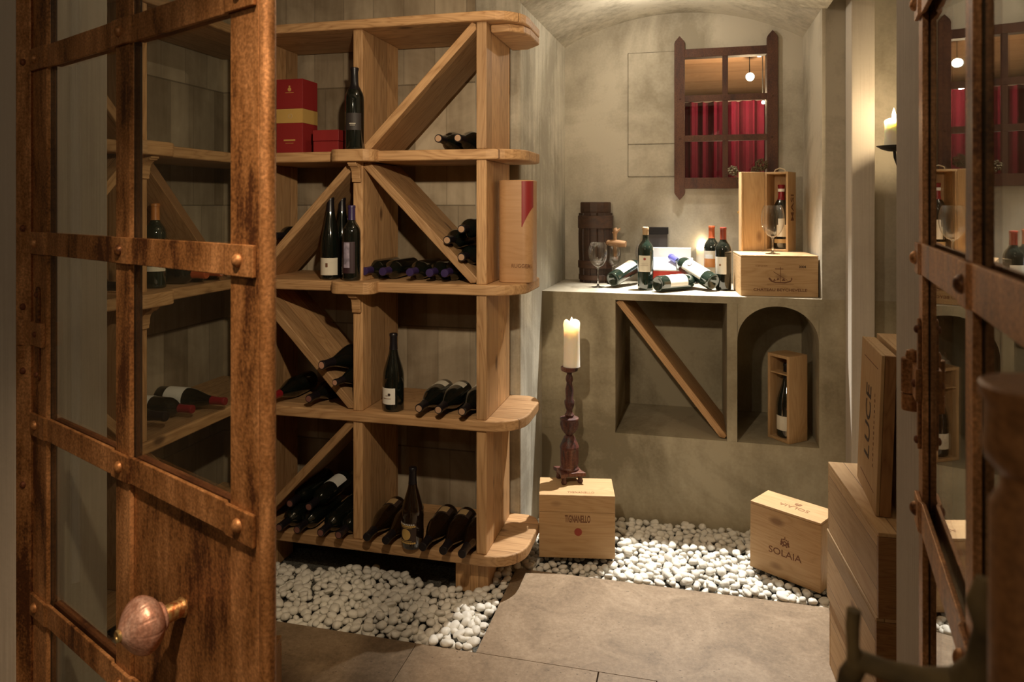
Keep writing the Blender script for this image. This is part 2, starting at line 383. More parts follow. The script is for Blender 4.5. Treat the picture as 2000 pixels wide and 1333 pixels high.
def prism(bm, pts, d0, d1, plane='XY', mi=0):
    """extrude the outline pts between d0 and d1 along the missing axis"""
    def P(a, b_, d): return {'XY': (a, b_, d), 'XZ': (a, d, b_), 'YZ': (d, a, b_)}[plane]
    lo = [bm.verts.new(P(a, b_, d0)) for a, b_ in pts]; hi = [bm.verts.new(P(a, b_, d1)) for a, b_ in pts]
    n = len(pts); fs = [bm.faces.new(lo[::-1]), bm.faces.new(hi)]
    for i in range(n): fs.append(bm.faces.new((lo[i], lo[(i + 1) % n], hi[(i + 1) % n], hi[i])))
    for f in fs: f.material_index = mi
    return lo + hi
def lathe(bm, prof, n=28, mtx=None, mi=0, flute=None):
    rings = []; verts = []
    for k, (r, z) in enumerate(prof):
        if r < 1e-6:
            v = bm.verts.new((0, 0, z)); rings.append([v]); verts.append(v)
        else:
            ring = []
            for i in range(n):
                a = 2 * math.pi * i / n
                rr = r * (1 + flute(a, z) if flute else 1)
                ring.append(bm.verts.new((rr * math.cos(a), rr * math.sin(a), z)))
            rings.append(ring); verts += ring
    for a, b_ in zip(rings, rings[1:]):
        if len(a) == 1 and len(b_) == 1: continue
        for i in range(n):
            j = (i + 1) % n
            if len(a) == 1: f = bm.faces.new((a[0], b_[j], b_[i]))
            elif len(b_) == 1: f = bm.faces.new((a[i], a[j], b_[0]))
            else: f = bm.faces.new((a[i], a[j], b_[j], b_[i]))
            f.material_index = mi
    if mtx is not None: bmesh.ops.transform(bm, matrix=mtx, verts=verts)
    return verts
def tube(bm, pts, r, n=10, caps=True, mi=0):
    """round bar through pts; r a number or a list"""
    pts = [Vector(p) for p in pts]; rs = r if isinstance(r, (list, tuple)) else [r] * len(pts)
    rings = []; up = Vector((0, 0, 1))
    for i, p in enumerate(pts):
        t = (pts[min(i + 1, len(pts) - 1)] - pts[max(i - 1, 0)]).normalized()
        ref = up if abs(t.dot(up)) < 0.95 else Vector((1, 0, 0))
        if i == 0: s = t.cross(ref).normalized()
        else:
            s = (s - t * s.dot(t)).normalized()
        q = t.cross(s)
        rings.append([bm.verts.new(p + (s * math.cos(2 * math.pi * k / n) + q * math.sin(2 * math.pi * k / n)) * rs[i]) for k in range(n)])
    for a, b_ in zip(rings, rings[1:]):
        for k in range(n): bm.faces.new((a[k], a[(k + 1) % n], b_[(k + 1) % n], b_[k])).material_index = mi
    if caps:
        bm.faces.new(rings[0][::-1]).material_index = mi; bm.faces.new(rings[-1]).material_index = mi
def axes(o, x, y, z):
    m = Matrix.Identity(4)
    for i, a in enumerate((x, y, z)):
        for k in range(3): m[k][i] = a[k]
    for k in range(3): m[k][3] = o[k]
    return m
def thing(name, label, cat, loc=(0, 0, 0), rotz=0.0, group=None, mtx=None):
    o = bpy.data.objects.new(name, None); o.empty_display_size = 0.05; C.objects.link(o)
    if mtx is not None: o.matrix_world = mtx
    else: o.location = loc; o.rotation_euler = (0, 0, rotz)
    return tag(o, label, cat, group)
def tag(o, label, cat, group=None, kind=None):
    o['label'] = label; o['category'] = cat
    if group: o['group'] = group
    if kind: o['kind'] = kind
    return o
def struct(o, label=None):
    o['kind'] = 'structure'
    if label: o['label'] = label
    return o
def text(name, s, size, mat, parent, mtx, xs=1.0, depth=0.0003, align='CENTER', bold=0.0):
    cu = bpy.data.curves.new(name, 'FONT'); cu.body = s; cu.size = size; cu.align_x = align; cu.align_y = 'CENTER'
    cu.extrude = depth; cu.offset = bold; cu.resolution_u = 3
    t = bpy.data.objects.new(name, cu); C.objects.link(t)
    bpy.context.view_layer.update()
    me = bpy.data.meshes.new_from_object(t.evaluated_get(bpy.context.evaluated_depsgraph_get()))
    bpy.data.objects.remove(t)
    me.transform(Matrix.Diagonal((xs, 1, 1, 1)))
    me.materials.clear(); me.materials.append(mat); me.name = name
    o = bpy.data.objects.new(name, me); return link(o, parent, mtx=mtx)
FRONT = axes((0, 0, 0), (1, 0, 0), (0, 0, 1), (0, -1, 0))     # text upright on a face that looks to -Y

def board(name, parent, p0, p1, width, thick, wdir, mat=None, bevel=0.003):
    """straight board, centre line of its face p0-p1, width along wdir; grain along its length"""
    p0, p1, wdir = Vector(p0), Vector(p1), Vector(wdir).normalized()
    x = (p1 - p0); ln = x.length; x.normalize(); y = (wdir - x * wdir.dot(x)).normalized(); z = x.cross(y)
    bm = bmesh.new(); box(bm, -ln / 2, ln / 2, -width / 2, width / 2, -thick / 2, thick / 2)
    return obj(name, bm, mat or M['rack'], parent, mtx=axes((p0 + p1) / 2, x, y, z), bevel=bevel)

# ================================================================== THE SETTING
YB = 2.95            # main back wall
YN = 3.90            # back of the niche
YC = 3.34            # face of the counter
XL, XR = -0.695, 0.55
ZC = 1.04            # counter height
XLW, XRW = -2.14, 0.87
ZTOP = 2.75

def S(name, boxes, mat, bevel=0.0, label=None):
    bm = bmesh.new()
    for b_ in boxes: box(bm, *b_)
    return struct(obj(name, bm, mat, bevel=bevel), label)

S('wall_back', [(XLW - 0.2, -0.90, YB, YB + 0.2, -0.05, ZTOP)], M['concrete_x'])
S('wall_left', [(XLW - 0.2, XLW, 1.40, YB, -0.05, ZTOP)], M['concrete_y'])
# the splayed left cheek of the niche, its edge on the cellar side and the return against the concrete
bm = bmesh.new(); prism(bm, [(-0.90, YB - 0.012), (XL - 0.003, YB - 0.012), (-0.672, YN + 0.1), (-0.90, YN + 0.1)], -0.05, ZTOP)
struct(obj('wall_niche_left', bm, M['plaster_pale'], bevel=0.012, seg=3))
S('wall_right', [(XRW, XRW + 0.2, 1.30, YN, -0.05, ZTOP)], M['plaster_pale'])
# counter wall with a square hole and an arched one, each running back to the rear wall
bm = bmesh.new()
HX0, HX1, AX0, AX1, HZ0, HZ1 = -0.341, 0.155, 0.199, 0.5385, 0.392, 1.008
x0, x1, yb = -0.70, XRW, 3.895
outer = [(x0, -0.05), (x1, -0.05), (x1, ZC), (x0, ZC)]
def cpiece(pts): prism(bm, pts, YC, yb, 'XZ')
cpiece([(x0, -0.05), (XR, -0.05), (XR, HZ0), (x0, HZ0)]); cpiece([(XR, -0.05), (x1, -0.05), (x1, HZ0), (XR, HZ0)])
cpiece([(x0, HZ0), (HX0, HZ0), (HX0, HZ1), (x0, HZ1)])
cpiece([(HX1, HZ0), (AX0, HZ0), (AX0, HZ1), (HX1, HZ1)])
cpiece([(AX1, HZ0), (XR, HZ0), (XR, HZ1), (AX1, HZ1)]); cpiece([(XR, HZ0), (x1, HZ0), (x1, HZ1), (XR, HZ1)])
cpiece([(x0, HZ1), (XR, HZ1), (XR, ZC), (x0, ZC)]); cpiece([(XR, HZ1), (x1, HZ1), (x1, ZC), (XR, ZC)]); cpiece([(XR, ZC), (x1, ZC), (x1, ZTOP), (XR, ZTOP)])
acx, ar = (AX0 + AX1) / 2, (AX1 - AX0) / 2
azs = 0.835; arise = HZ1 - 0.006 - azs
arc = [(acx - ar * math.cos(t), azs + arise * math.sin(t) ** 0.9) for t in [math.pi * k / 28 for k in range(29)]]
for (a, b_), (c, d) in zip(arc, arc[1:]):
    cpiece([(a, b_), (c, d), (c, HZ1), (a, HZ1)])
bmesh.ops.remove_doubles(bm, verts=bm.verts, dist=1e-5)
# drop the inner walls shared by neighbouring pieces
seen = {}
for f in bm.faces:
    key = frozenset(v.index for v in f.verts) if False else tuple(round(c, 4) for c in f.calc_center_median()) + (round(f.calc_area(), 5),)
    seen.setdefault(key, []).append(f)
dead = [f for fs in seen.values() if len(fs) > 1 for f in fs]
bmesh.ops.delete(bm, geom=dead, context='FACES')
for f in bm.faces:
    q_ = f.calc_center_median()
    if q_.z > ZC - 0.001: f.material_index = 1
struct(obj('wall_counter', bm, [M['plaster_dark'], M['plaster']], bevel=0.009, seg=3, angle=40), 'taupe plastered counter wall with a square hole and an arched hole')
S('wall_hollow_back', [(x0, x1, 3.86, 3.90, 0.30, ZC - 0.005)], M['plaster_dark'])
# niche rear wall with the window hole
wl = [-0.72, 0.60]
WXa, WXb = W(1338, Y=3.9).x - 0.012, W(1496, Y=3.9).x + 0.012
WZa, WZb = W(1400, 350, Y=3.9).z - 0.012, W(1420, 106, Y=3.9).z + 0.012
S('wall_niche_back', [(wl[0], WXa, YN, YN + 0.14, 0.9, ZTOP), (WXb, wl[1], YN, YN + 0.14, 0.9, ZTOP),
                      (WXa, WXb, YN, YN + 0.14, 0.9, WZa), (WXa, WXb, YN, YN + 0.14, WZb, ZTOP)], M['plaster'])
# plastered-over hatch left of the window: raised a few millimetres, two fields
hx0, hx1 = W(1227, Y=YN).x, W(1318, Y=YN).x
hz = [W(1270, y, Y=YN).z for y in (103, 282, 345)]
bm = bmesh.new()
box(bm, hx0, hx1, YN - 0.006, YN + 0.01, hz[1] + 0.0015, hz[0]); box(bm, hx0, hx1, YN - 0.006, YN + 0.01, hz[2], hz[1] - 0.0015)
M['crack'] = flat('crack_in_plaster', (0.19, 0.165, 0.12), 0.9, noise=0.5, nscale=60)
hatch = struct(obj('trim_1', bm, M['plaster'], bevel=0.004), 'plastered-over hatch in the niche wall')
bm = bmesh.new(); q_ = 0.0016
for a_ in ((hx0 - q_, hx0, hz[2], hz[0] + q_), (hx0, hx1, hz[0], hz[0] + q_), (hx0, hx1, hz[2] - q_, hz[2]), (hx0, hx1, hz[1] - 0.0015, hz[1] + 0.0015)):
    box(bm, a_[0], a_[1], YN - 0.0045, YN + 0.01, a_[2], a_[3])
obj('plaster_joint', bm, M['crack'], hatch)
# barrel vault of the niche
bm = bmesh.new(); ZS, RISE, n = 2.302, 0.165, 24
cx, hw = (XL + XR) / 2, (XR - XL) / 2
RAD = (hw * hw + RISE * RISE) / (2 * RISE); czv = ZS + RISE - RAD
pts = []
for k in range(n + 1):
    x = cx - hw + 2 * hw * k / n; pts.append((x, czv + math.sqrt(RAD ** 2 - (x - cx) ** 2)))
prism(bm, [(cx - hw - 0.02, ZS - 0.004)] + pts + [(cx + hw + 0.02, ZS - 0.004), (cx + hw + 0.02, ZTOP), (cx - hw - 0.02, ZTOP)], YB, YN + 0.02, 'XZ')
v = struct(obj('ceiling_vault', bm, M['plaster_pale'], smooth=True, angle=30), 'shallow barrel vault over the niche')
S('ceiling', [(XLW - 0.2, XRW + 0.2, 1.43, YB, 2.62, 2.75)], M['plaster'])
S('ceiling_corridor', [(-2.6, 1.9, -2.2, 1.43, 2.66, 2.75)], M['plaster'])
# wall of the doorway, its reveals and the boards beside the doors
XD0, XD1, YD0, YD1 = -1.384, 0.382, 1.20, 1.436
S('wall_front_left', [(-2.6, XD0 - 0.02, 1.238, YD1, -0.05, 2.7)], M['plaster_pale'])
S('wall_front_right', [(XD1 + 0.02, 1.9, 1.238, YD1, -0.05, 2.7)], M['plaster_pale'])
S('wall_lintel', [(XD0 - 0.02, XD1 + 0.02, 1.238, YD1, 2.30, 2.7)], M['plaster_pale'])
S('wall_corridor_left', [(-2.6, -2.4, -2.2, 1.2, -0.05, 2.7)], M['plaster'])
S('wall_corridor_right', [(1.7, 1.9, -2.2, 1.2, -0.05, 2.7)], M['plaster'])
S('wall_behind', [(-2.6, 1.9, -2.4, -2.2, -0.05, 2.7)], M['plaster'])
S('trim_2', [(-1.62, XD0 - 0.002, 1.216, 1.236, -0.0, 2.4)], M['board'], bevel=0.002, label='pale whitewashed board beside the left door leaf')
S('trim_3', [(XD0 - 0.02, -1.362, 1.242, YD1, 0, 2.3), ], M['board'], bevel=0.002, label='whitewashed board lining the left side of the doorway')
S('trim_4', [(0.362, XD1 + 0.02, 1.242, YD1, 0, 2.3)], M['board'], bevel=0.002, label='whitewashed board lining the right side of the doorway')
S('trim_5', [(XD1 + 0.004, 0.64, 1.216, 1.236, 0, 2.4)], M['board'], bevel=0.002, label='pale whitewashed board beside the right door leaf')
# smooth pale post right of the niche
pb0, pb1 = W(1663, Y=3.22).x, W(1709, Y=3.22).x
S('trim_6', [(pb0, pb1, 3.22, YC, -0.05, ZTOP - 0.02)], M['board'], bevel=0.004, label='pale upright board right of the niche')
# door frame of flat iron with rivets
def jamb(name, x0, x1, label):
    bm = bmesh.new(); box(bm, x0, x1, 1.214, 1.240, 0, 2.25)
    o = obj(name, bm, M['rust'], bevel=0.002); struct(o, label)
    bm = bmesh.new()
    for z in (0.42, 0.86, 1.10, 1.135 + 0.10, 1.40, 1.75, 2.05):
        lathe(bm, [(0.0075, 0), (0.0065, 0.003), (0.0035, 0.005), (0, 0.0055)], 12, axes(((x0 + x1) / 2, 1.214, z), (1, 0, 0), (0, 0, 1), (0, -1, 0)))
    r = obj('rivet', bm, M['rust_dark'], o, smooth=True)
    return o
jamb('trim_7', -1.384, -1.345, 'rusted iron door frame post at the left hinge')
jamb('trim_8', 0.346, 0.384, 'rusted iron door frame post at the right hinge')

# floor: travertine slabs, L-shaped, round the beds of pebbles
bm = bmesh.new(); g = 0.0012
XE, YE, YF = -0.677, 2.777, 2.222
slabs = [(XE, -0.10, 1.62, YE), (-0.10, 0.48, YF + 0.0, YE), (0.48, XRW, YF, YE), (-0.10, 0.48, 1.62, YF), (0.48, XRW, 1.62, YF)]
slabs = [(XE, -0.10, YF, YE), (-0.10, 0.48, 1.63, YE), (0.48, XRW, 1.63, YE),
         (-0.88, -0.28, 1.63, YF), (-0.2775, -0.1025, 1.63, YF), (-1.48, -0.88, 1.63, YF), (-1.62, -1.48, 1.63, YF)]
for x0_, x1_ in ((-1.62, -1.15), (-1.15, -0.55), (-0.55, 0.05), (0.05, 0.65), (0.65, XRW)): slabs.append((x0_, x1_, 1.03, 1.63))
for j in range(6):
    for i in range(8):
        slabs.append((-2.6 + i * 0.6 - 0.3 * (j % 2), -2.0 + i * 0.6 - 0.3 * (j % 2), 1.03 - 0.6 * (j + 1), 1.03 - 0.6 * j))
for k, (a, b_, c, d) in enumerate(slabs): box(bm, a + g, b_ - (0 if k == 0 else g), c + g, d - g, -0.03, 0.0) if k != 1 else box(bm, a, b_ - g, c + g, d - g, -0.03, 0.0)
struct(obj('floor', bm, M['tile']), 'travertine slab floor')
S('floor_bed', [(-2.8, 2.0, -2.4, 4.1, -0.10, -0.028)], M['grit'])

# room seen through the window: timbered ceiling, red curtain, lamps
S('wall_lounge', [(-1.6, 2.8, 7.0, 7.1, 0.0, 3.6)], M['plaster'])
S('wall_lounge_left', [(-1.7, -1.6, 4.1, 7.1, 0.0, 3.6)], M['plaster']); S('wall_lounge_right', [(2.8, 2.9, 4.1, 7.1, 0.0, 3.6)], M['plaster'])
S('floor_lounge', [(-1.6, 2.8, 4.04, 7.1, 0.9, 1.0)], M['plaster'])
bm = bmesh.new(); vs = box(bm, -2.2, 2.2, -1.65, 1.65, -0.03, 0.03)
cl = struct(obj('ceiling_lounge', bm, M['ceilwood'], mtx=axes((0.6, 5.45, 2.42), (1, 0, 0), (0, 0.9578, -0.2873), (0, 0.2873, 0.9578))), 'timber ceiling of the room behind the window')

# ------------------------------------------------------------------ window (iron frame, three by two panes)
wf = bpy.data.objects.new('window_1', None); C.objects.link(wf); struct(wf, 'rust-brown iron window frame with six panes in the niche wall')
Yw = 3.890
def wbox(name, x0, x1, z0, z1, y0=Yw - 0.012, y1=Yw + 0.012, mat='rust_window'):
    bm = bmesh.new(); box(bm, x0, x1, y0, y1, z0, z1); return obj(name, bm, M[mat], wf, bevel=0.0015)
def wx(px): return W(px, Y=Yw - 0.012).x
def wz(py, px=1420): return W(px, py, Y=Yw - 0.012).z
for a, b_, zt in ((1317, 1337.5, None), (1498, 1519.5, None)):
    xa, xb = wx(a), wx(b_); xm = (xa + xb) / 2
    z1 = W(xm and a, 72 if a < 1400 else 60, Y=Yw).z; z0 = W(a, 391, Y=Yw).z if a < 1400 else W(1317, 391, Y=Yw).z
    bm = bmesh.new(); hwid = (xb - xa) / 2
    pts = [(xa + 0.004, z0 + hwid), (xa + 0.004, z0 + hwid + 0.003), (xa, z0 + hwid + 0.012), (xa, z1 - hwid - 0.012), (xa + 0.004, z1 - hwid), (xm, z1), (xb - 0.004, z1 - hwid), (xb, z1 - hwid - 0.012), (xb, z0 + hwid + 0.012), (xb - 0.004, z0 + hwid), (xm, z0)]
    prism(bm, pts[1:], Yw - 0.014, Yw + 0.014, 'XZ'); obj('frame_stile', bm, M['rust_window'], wf, bevel=0.0015)
xi0, xi1 = wx(1337.5), wx(1498)
for ya, yb2 in ((92, 108.5), (184, 196), (263, 275), (347, 368)):
    wbox('frame_rail', xi0 - 0.001, xi1 + 0.001, wz(yb2), wz(ya))
wbox('mullion', wx(1411), wx(1422), wz(350), wz(106), Yw - 0.009, Yw + 0.009)
bm = bmesh.new()
for px in (1328, 1416, 1508):
    for py in (190, 269): lathe(bm, [(0.006, 0), (0.005, 0.003), (0, 0.005)], 10, axes((wx(px), Yw - (0.014 if px != 1416 else 0.009), wz(py)), (1, 0, 0), (0, 0, 1), (0, -1, 0)))
obj('rivet', bm, M['rust_window'], wf, smooth=True)
bm = bmesh.new(); box(bm, xi0 - 0.003, xi1 + 0.003, Yw + 0.013, Yw + 0.017, wz(360), wz(100)); obj('glass_pane', bm, M['glass'], wf)
bm = bmesh.new()   # lining of the hole
for q in ((WXa - 0.01, WXa + 0.002, WZa, WZb), (WXb - 0.002, WXb + 0.01, WZa, WZb), (WXa, WXb, WZb - 0.002, WZb + 0.01), (WXa, WXb, WZa - 0.01, WZa + 0.002)):
    box(bm, q[0], q[1], Yw + 0.02, 4.045, q[2], q[3])
obj('frame_lining', bm, M['rust_window'], wf)
# curtain with folds
bm = bmesh.new(); nx = 260; top = []; bot = []
cy0, ctop = 5.05, W(1400, 199, Y=5.05).z
random.seed(5)
ph = [random.uniform(0, 6.28) for _ in range(4)]
for back in (0, 1):
    for i in range(nx + 1):
        x = -0.9 + 2.7 * i / nx
        y = cy0 + 0.020 * math.sin(x * 92 + 2.2 * math.sin(x * 5 + ph[0])) + 0.010 * math.sin(x * 171 + ph[1]) + 0.012 * math.sin(x * 31 + ph[2]) + back * 0.006
        top.append(bm.verts.new((x, y, ctop))); bot.append(bm.verts.new((x, y * 1.0 + 0.004 * math.sin(x * 40), 1.02)))
n1 = nx + 1
for i in range(nx):
    bm.faces.new((top[i], top[i + 1], bot[i + 1], bot[i])); bm.faces.new((top[n1 + i], bot[n1 + i], bot[n1 + i + 1], top[n1 + i + 1]))
    bm.faces.new((top[i], top[n1 + i], top[n1 + i + 1], top[i + 1]))
tag(obj('curtain', bm, M['velvet'], smooth=True), 'deep red pleated curtain hanging behind the iron window', 'curtain')
bm = bmesh.new(); box(bm, -0.95, 1.85, cy0 - 0.045, cy0 + 0.05, ctop, ctop + 0.022)
tag(obj('curtain_rail', bm, M['board']), 'pale rail carrying the red curtain behind the window', 'curtain rail')
for (px, py, y, lab, rr) in ((1483, 106, 4.75, 'bright ceiling spotlight behind the window, topmost, just under the upper frame rail', 0.016), (1465, 150, 4.9, 'dazzling ceiling spotlight in the middle of the upper right window pane', 0.026),
                         (1491, 200, 4.85, 'small ceiling spotlight behind the window in front of the curtain top', 0.010)):
    p = W(px, py, Y=y)
    t = thing('ceiling_spotlight', lab, 'spotlight', p, group='spotlights behind the window')
    bm = bmesh.new(); lathe(bm, [(0, 0.012), (rr * .7, 0.006), (rr, -0.004), (rr * 0.8, -0.014), (0, -0.018)], 20, axes((0, 0, 0), (1, 0, 0), (0, 0, 1), (0, -1, 0)))
    obj('bulb', bm, M['bulb'], t, smooth=True)
    bm = bmesh.new(); lathe(bm, [(0, 0.05), (rr * 0.6, 0.05), (rr + 0.004, 0.0), (rr + 0.003, -0.002), (rr * .95, 0.0), (rr * 0.55, 0.04), (0, 0.04)], 20, axes((0, 0.004, 0), (1, 0, 0), (0, 0, -1), (0, 1, 0)))
    obj('lamp_housing', bm, M['iron'], t, smooth=True)
    zc = 2.42 - (y + 0.05 - 5.45) * 0.30 - 0.03
    bm = bmesh.new(); tube(bm, [(0, 0.045, 0.0), (0, 0.05, (zc - p.z) * .5), (0, 0.05, zc - p.z)], 0.003, 6); obj('hanging_rod', bm, M['iron'], t)
lamp('lounge_fill', 'POINT', (0.35, 4.75, 2.12), 30, (1.0, 0.72, 0.45), 0.015)  # added fill for the timber ceiling, apart from the modelled spotlights
lamp('lounge_fill_low', 'POINT', (0.2, 4.5, 1.5), 7, (1.0, 0.75, 0.5), 0.015)  # second added fill, lower down in the room behind

# ================================================================== THE DOOR LEAVES
RIV = [(0.0105, 0), (0.0098, 0.003), (0.0072, 0.006), (0.0035, 0.0078), (0, 0.0082)]
def leaf_u(H, d, px):
    """distance from the hinge along the leaf where the line of sight px meets it"""
    a = (px - 1000.0) / FPX; rx, ry = a * _c - _s, a * _s + _c
    det = d[0] * (-ry) - d[1] * (-rx)
    return (-H[0] * (-ry) - (-H[1]) * (-rx)) / det
BARZ = [2.13, 1.753, 1.370, 0.991, 0.612, 0.232]
def make_leaf(name, label, H, d, us, panel_from, knob=False, hinges=(1.155, 0.25, 1.95), flip=False):
    """us = (hinge stile 0/1, mid stile 0/1, free stile 0/1)"""
    rot = math.atan2(d[1], d[0])
    t = bpy.data.objects.new(name, None); C.objects.link(t); t.location = (H[0], H[1], 0); t.rotation_euler = (0, 0, rot)
    struct(t, label)
    zt, zb = 2.16, 0.03
    def st(nm, u0, u1, bar=0.0):
        bm = bmesh.new(); box(bm, u0, u1, -0.004, 0.004, zb, zt)
        return obj(nm, bm, M['rust'], t, bevel=0.0012)
    st('stile', us[0], us[1]); st('stile', us[2], us[3]); st('stile', us[4], us[5])
    # glazing bar behind the faces (T profile) and rounded closing edge
    bm = bmesh.new()
    box(bm, us[0] + 0.012, us[1] - 0.004, 0.0041, 0.018, zb, zt); box(bm, us[2] + 0.014, us[3] - 0.008, 0.0041, 0.022, zb, zt); box(bm, us[4] + 0.006, us[5] - 0.02, 0.0041, 0.022, zb, zt)
    obj('glazing_bar', bm, M['rust_black'], t, bevel=0.001)
    bm = bmesh.new(); tube(bm, [(us[5] + 0.007, 0.006, zb), (us[5] + 0.007, 0.006, zt)], 0.0115, 14); obj('closing_edge', bm, M['rust'], t, smooth=True)
    h = 0.023
    nodes = [(us[0] + us[1]) / 2 - 0.004, (us[2] + us[3]) / 2, (us[4] + us[5]) / 2 - 0.006]
    for z in BARZ:
        # flat bar, set off over each stile by a small joggle
        prof = []; y0 = -0.0042
        def seg(u, y): prof.append((u, y))
        u0, u1 = us[0] + 0.006, us[5] - 0.004
        seg(u0, -0.0045)
        for k in range(3):
            a, b_ = us[2 * k], us[2 * k + 1]
            if k > 0: seg(a - 0.013, -0.0015 if z > 9 else -0.0006); seg(a - 0.003, -0.0045)
            if k < 2: seg(b_ + 0.003, -0.0045); seg(b_ + 0.013, -0.0006)
        seg(u1, -0.0045)
        th = 0.0062
        bm = bmesh.new()
        prism(bm, [(u, y) for u, y in prof] + [(u, y - th) for u, y in prof[::-1]], z - h, z + h, 'XY')
        cb = obj('crossbar', bm, M['rust'], t, bevel=0.0012)
        for u in nodes:
            bm = bmesh.new(); lathe(bm, RIV, 16, axes((0, 0, 0), (1, 0, 0), (0, 0, 1), (0, -1, 0)))
            obj('rivet', bm, M['rust'], cb, loc=(u, -0.0105, z), smooth=True)
        # inner glazing ledge under and over each bar
    bm = bmesh.new()
    for z in BARZ: box(bm, us[1], us[2] + 0.012, 0.010, 0.024, z - h + 0.006, z + h - 0.006); box(bm, us[3] - 0.004, us[4] + 0.006, 0.010, 0.024, z - h + 0.006, z + h - 0.006)
    obj('glazing_ledge', bm, M['rust_dark'], t)
    for k, (a, b_) in enumerate(((us[1] - 0.002, us[2] + 0.013), (us[3] - 0.006, us[4] + 0.006))):
        for zl, zh in zip(BARZ[1:], BARZ[:-1]):
            if k == 1 and zh <= panel_from + 0.01: continue
            bm = bmesh.new(); box(bm, a, b_, 0.005, 0.0085, zl, zh); obj('glass_pane', bm, M['glass'], t)
        bm = bmesh.new(); box(bm, a, b_, 0.005, 0.0085, 0.05, BARZ[-1])
        if k == 0: obj('glass_pane', bm, M['glass'], t)
        else: bm.free()
    bm = bmesh.new(); box(bm, us[3] - 0.012, us[4] + 0.012, 0.0042, 0.0075, zb, panel_from); obj('sheet_panel', bm, M['rust'], t)
    for z in hinges:
        bm = bmesh.new()
        lathe(bm, [(0, -0.0005), (0.0125, -0.0005), (0.0135, 0.001), (0.0135, 0.052), (0.0125, 0.0535), (0, 0.0535)], 20, Matrix.Translation((-0.030, -0.012, z)))
        lathe(bm, [(0, 0), (0.0125, 0), (0.013, 0.002), (0.013, 0.026), (0, 0.026)], 20, Matrix.Translation((-0.030, -0.012, z - 0.028)))
        lathe(bm, [(0, 0.05), (0.008, 0.05), (0.010, 0.058), (0.008, 0.066), (0, 0.069)], 16, Matrix.Translation((-0.026, -0.010, z)))
        box(bm, -0.022, us[1] - 0.006, -0.012, -0.0045, z + 0.002, z + 0.050)
        hg = obj('hinge', bm, M['rust'], t, smooth=True, angle=30)
        bm = bmesh.new()
        w2 = 0.0095; pts = []
        uc = (us[0] + us[1]) / 2 + 0.002
        for k in range(9): a = math.pi * k / 8; pts.append((uc + w2 * math.cos(a), z + 0.115 + w2 * math.sin(a)))
        for k in range(9): a = math.pi + math.pi * k / 8; pts.append((uc + w2 * math.cos(a), z - 0.062 + w2 * math.sin(a)))
        prism(bm, pts, -0.0085, -0.0042, 'XZ'); pl = obj('hinge_plate', bm, M['rust'], hg, bevel=0.001)
        for zz in (z + 0.108, z + 0.026, z - 0.058):
            bm = bmesh.new(); lathe(bm, [(0.0062, 0), (0.0055, 0.003), (0.003, 0.0045), (0, 0.005)], 12, axes((0, 0, 0), (1, 0, 0), (0, 0, 1), (0, -1, 0)))
            obj('rivet', bm, M['rust_dark'], hg, loc=(uc, -0.0085 if zz != z + 0.026 else -0.012, zz), smooth=True)
    if knob:
        uk, zk = knob
        bm = bmesh.new()
        m4 = axes((uk, 0.0042, zk), (1, 0, 0), (0, 0, 1), (0, -1, 0))
        lathe(bm, [(0, 0), (0.0155, 0), (0.016, 0.002), (0.0145, 0.004), (0.0138, 0.006), (0.0138, 0.048), (0.0125, 0.05)], 24, m4)
        obj('knob_stem', bm, M['brass_stem'], t, smooth=True)
        bm = bmesh.new()
        prof = [(0.014, 0.040), (0.0215, 0.0405), (0.0225, 0.043), (0.0205, 0.0455), (0.026, 0.048)]
        for k in range(1, 15):
            a = k / 15.0; prof.append((0.0425 * math.sin(math.pi * (0.21 + 0.75 * a)) ** 0.8, 0.048 + 0.056 * a ** 0.95))
        prof += [(0.0085, 0.1055), (0, 0.1065)]
        def fl(a, z): 
            q = (a * 11 / (2 * math.pi)) % 1.0; e = min(q, 1 - q)
            return -0.022 * math.exp(-(e / 0.03) ** 2) if 0.05 < z < 0.1045 else 0
        prof = [(r_, z_ - 0.007) for r_, z_ in prof]
        lathe(bm, prof, 144, m4, flute=fl)
        kb = obj('door_knob', bm, M['copper_knob'], t, smooth=True, angle=60)
        bm = bmesh.new(); lathe(bm, [(0.0095, 0.0965), (0.0095, 0.1005), (0.008, 0.102), (0.0045, 0.1015), (0.004, 0.100), (0, 0.100)], 20, m4)
        obj('knob_tip', bm, M['brass_stem'], kb, smooth=True)
    return t
H1, d1 = (-1.339, 1.222), (0.916, -0.402)
f1 = lambda px: leaf_u(H1, d1, px)
make_leaf('door_1', 'rusted iron glazed door leaf standing open on the left, with the ribbed knob', H1, d1,
          (f1(65.5), f1(95), f1(231), f1(258), f1(455), f1(510)), 0.991, knob=(f1(353), 0.806))
H2, d2 = (0.342, 1.216), (-0.1633, -0.9866)
f2 = lambda px: leaf_u(H2, d2, px)
make_leaf('door_2', 'rusted iron glazed door leaf swung open on the right, mirroring the niche', H2, d2,
          (0.0, 0.046, 0.392, 0.432, 0.765, 0.827), 0.991, hinges=(1.155,))

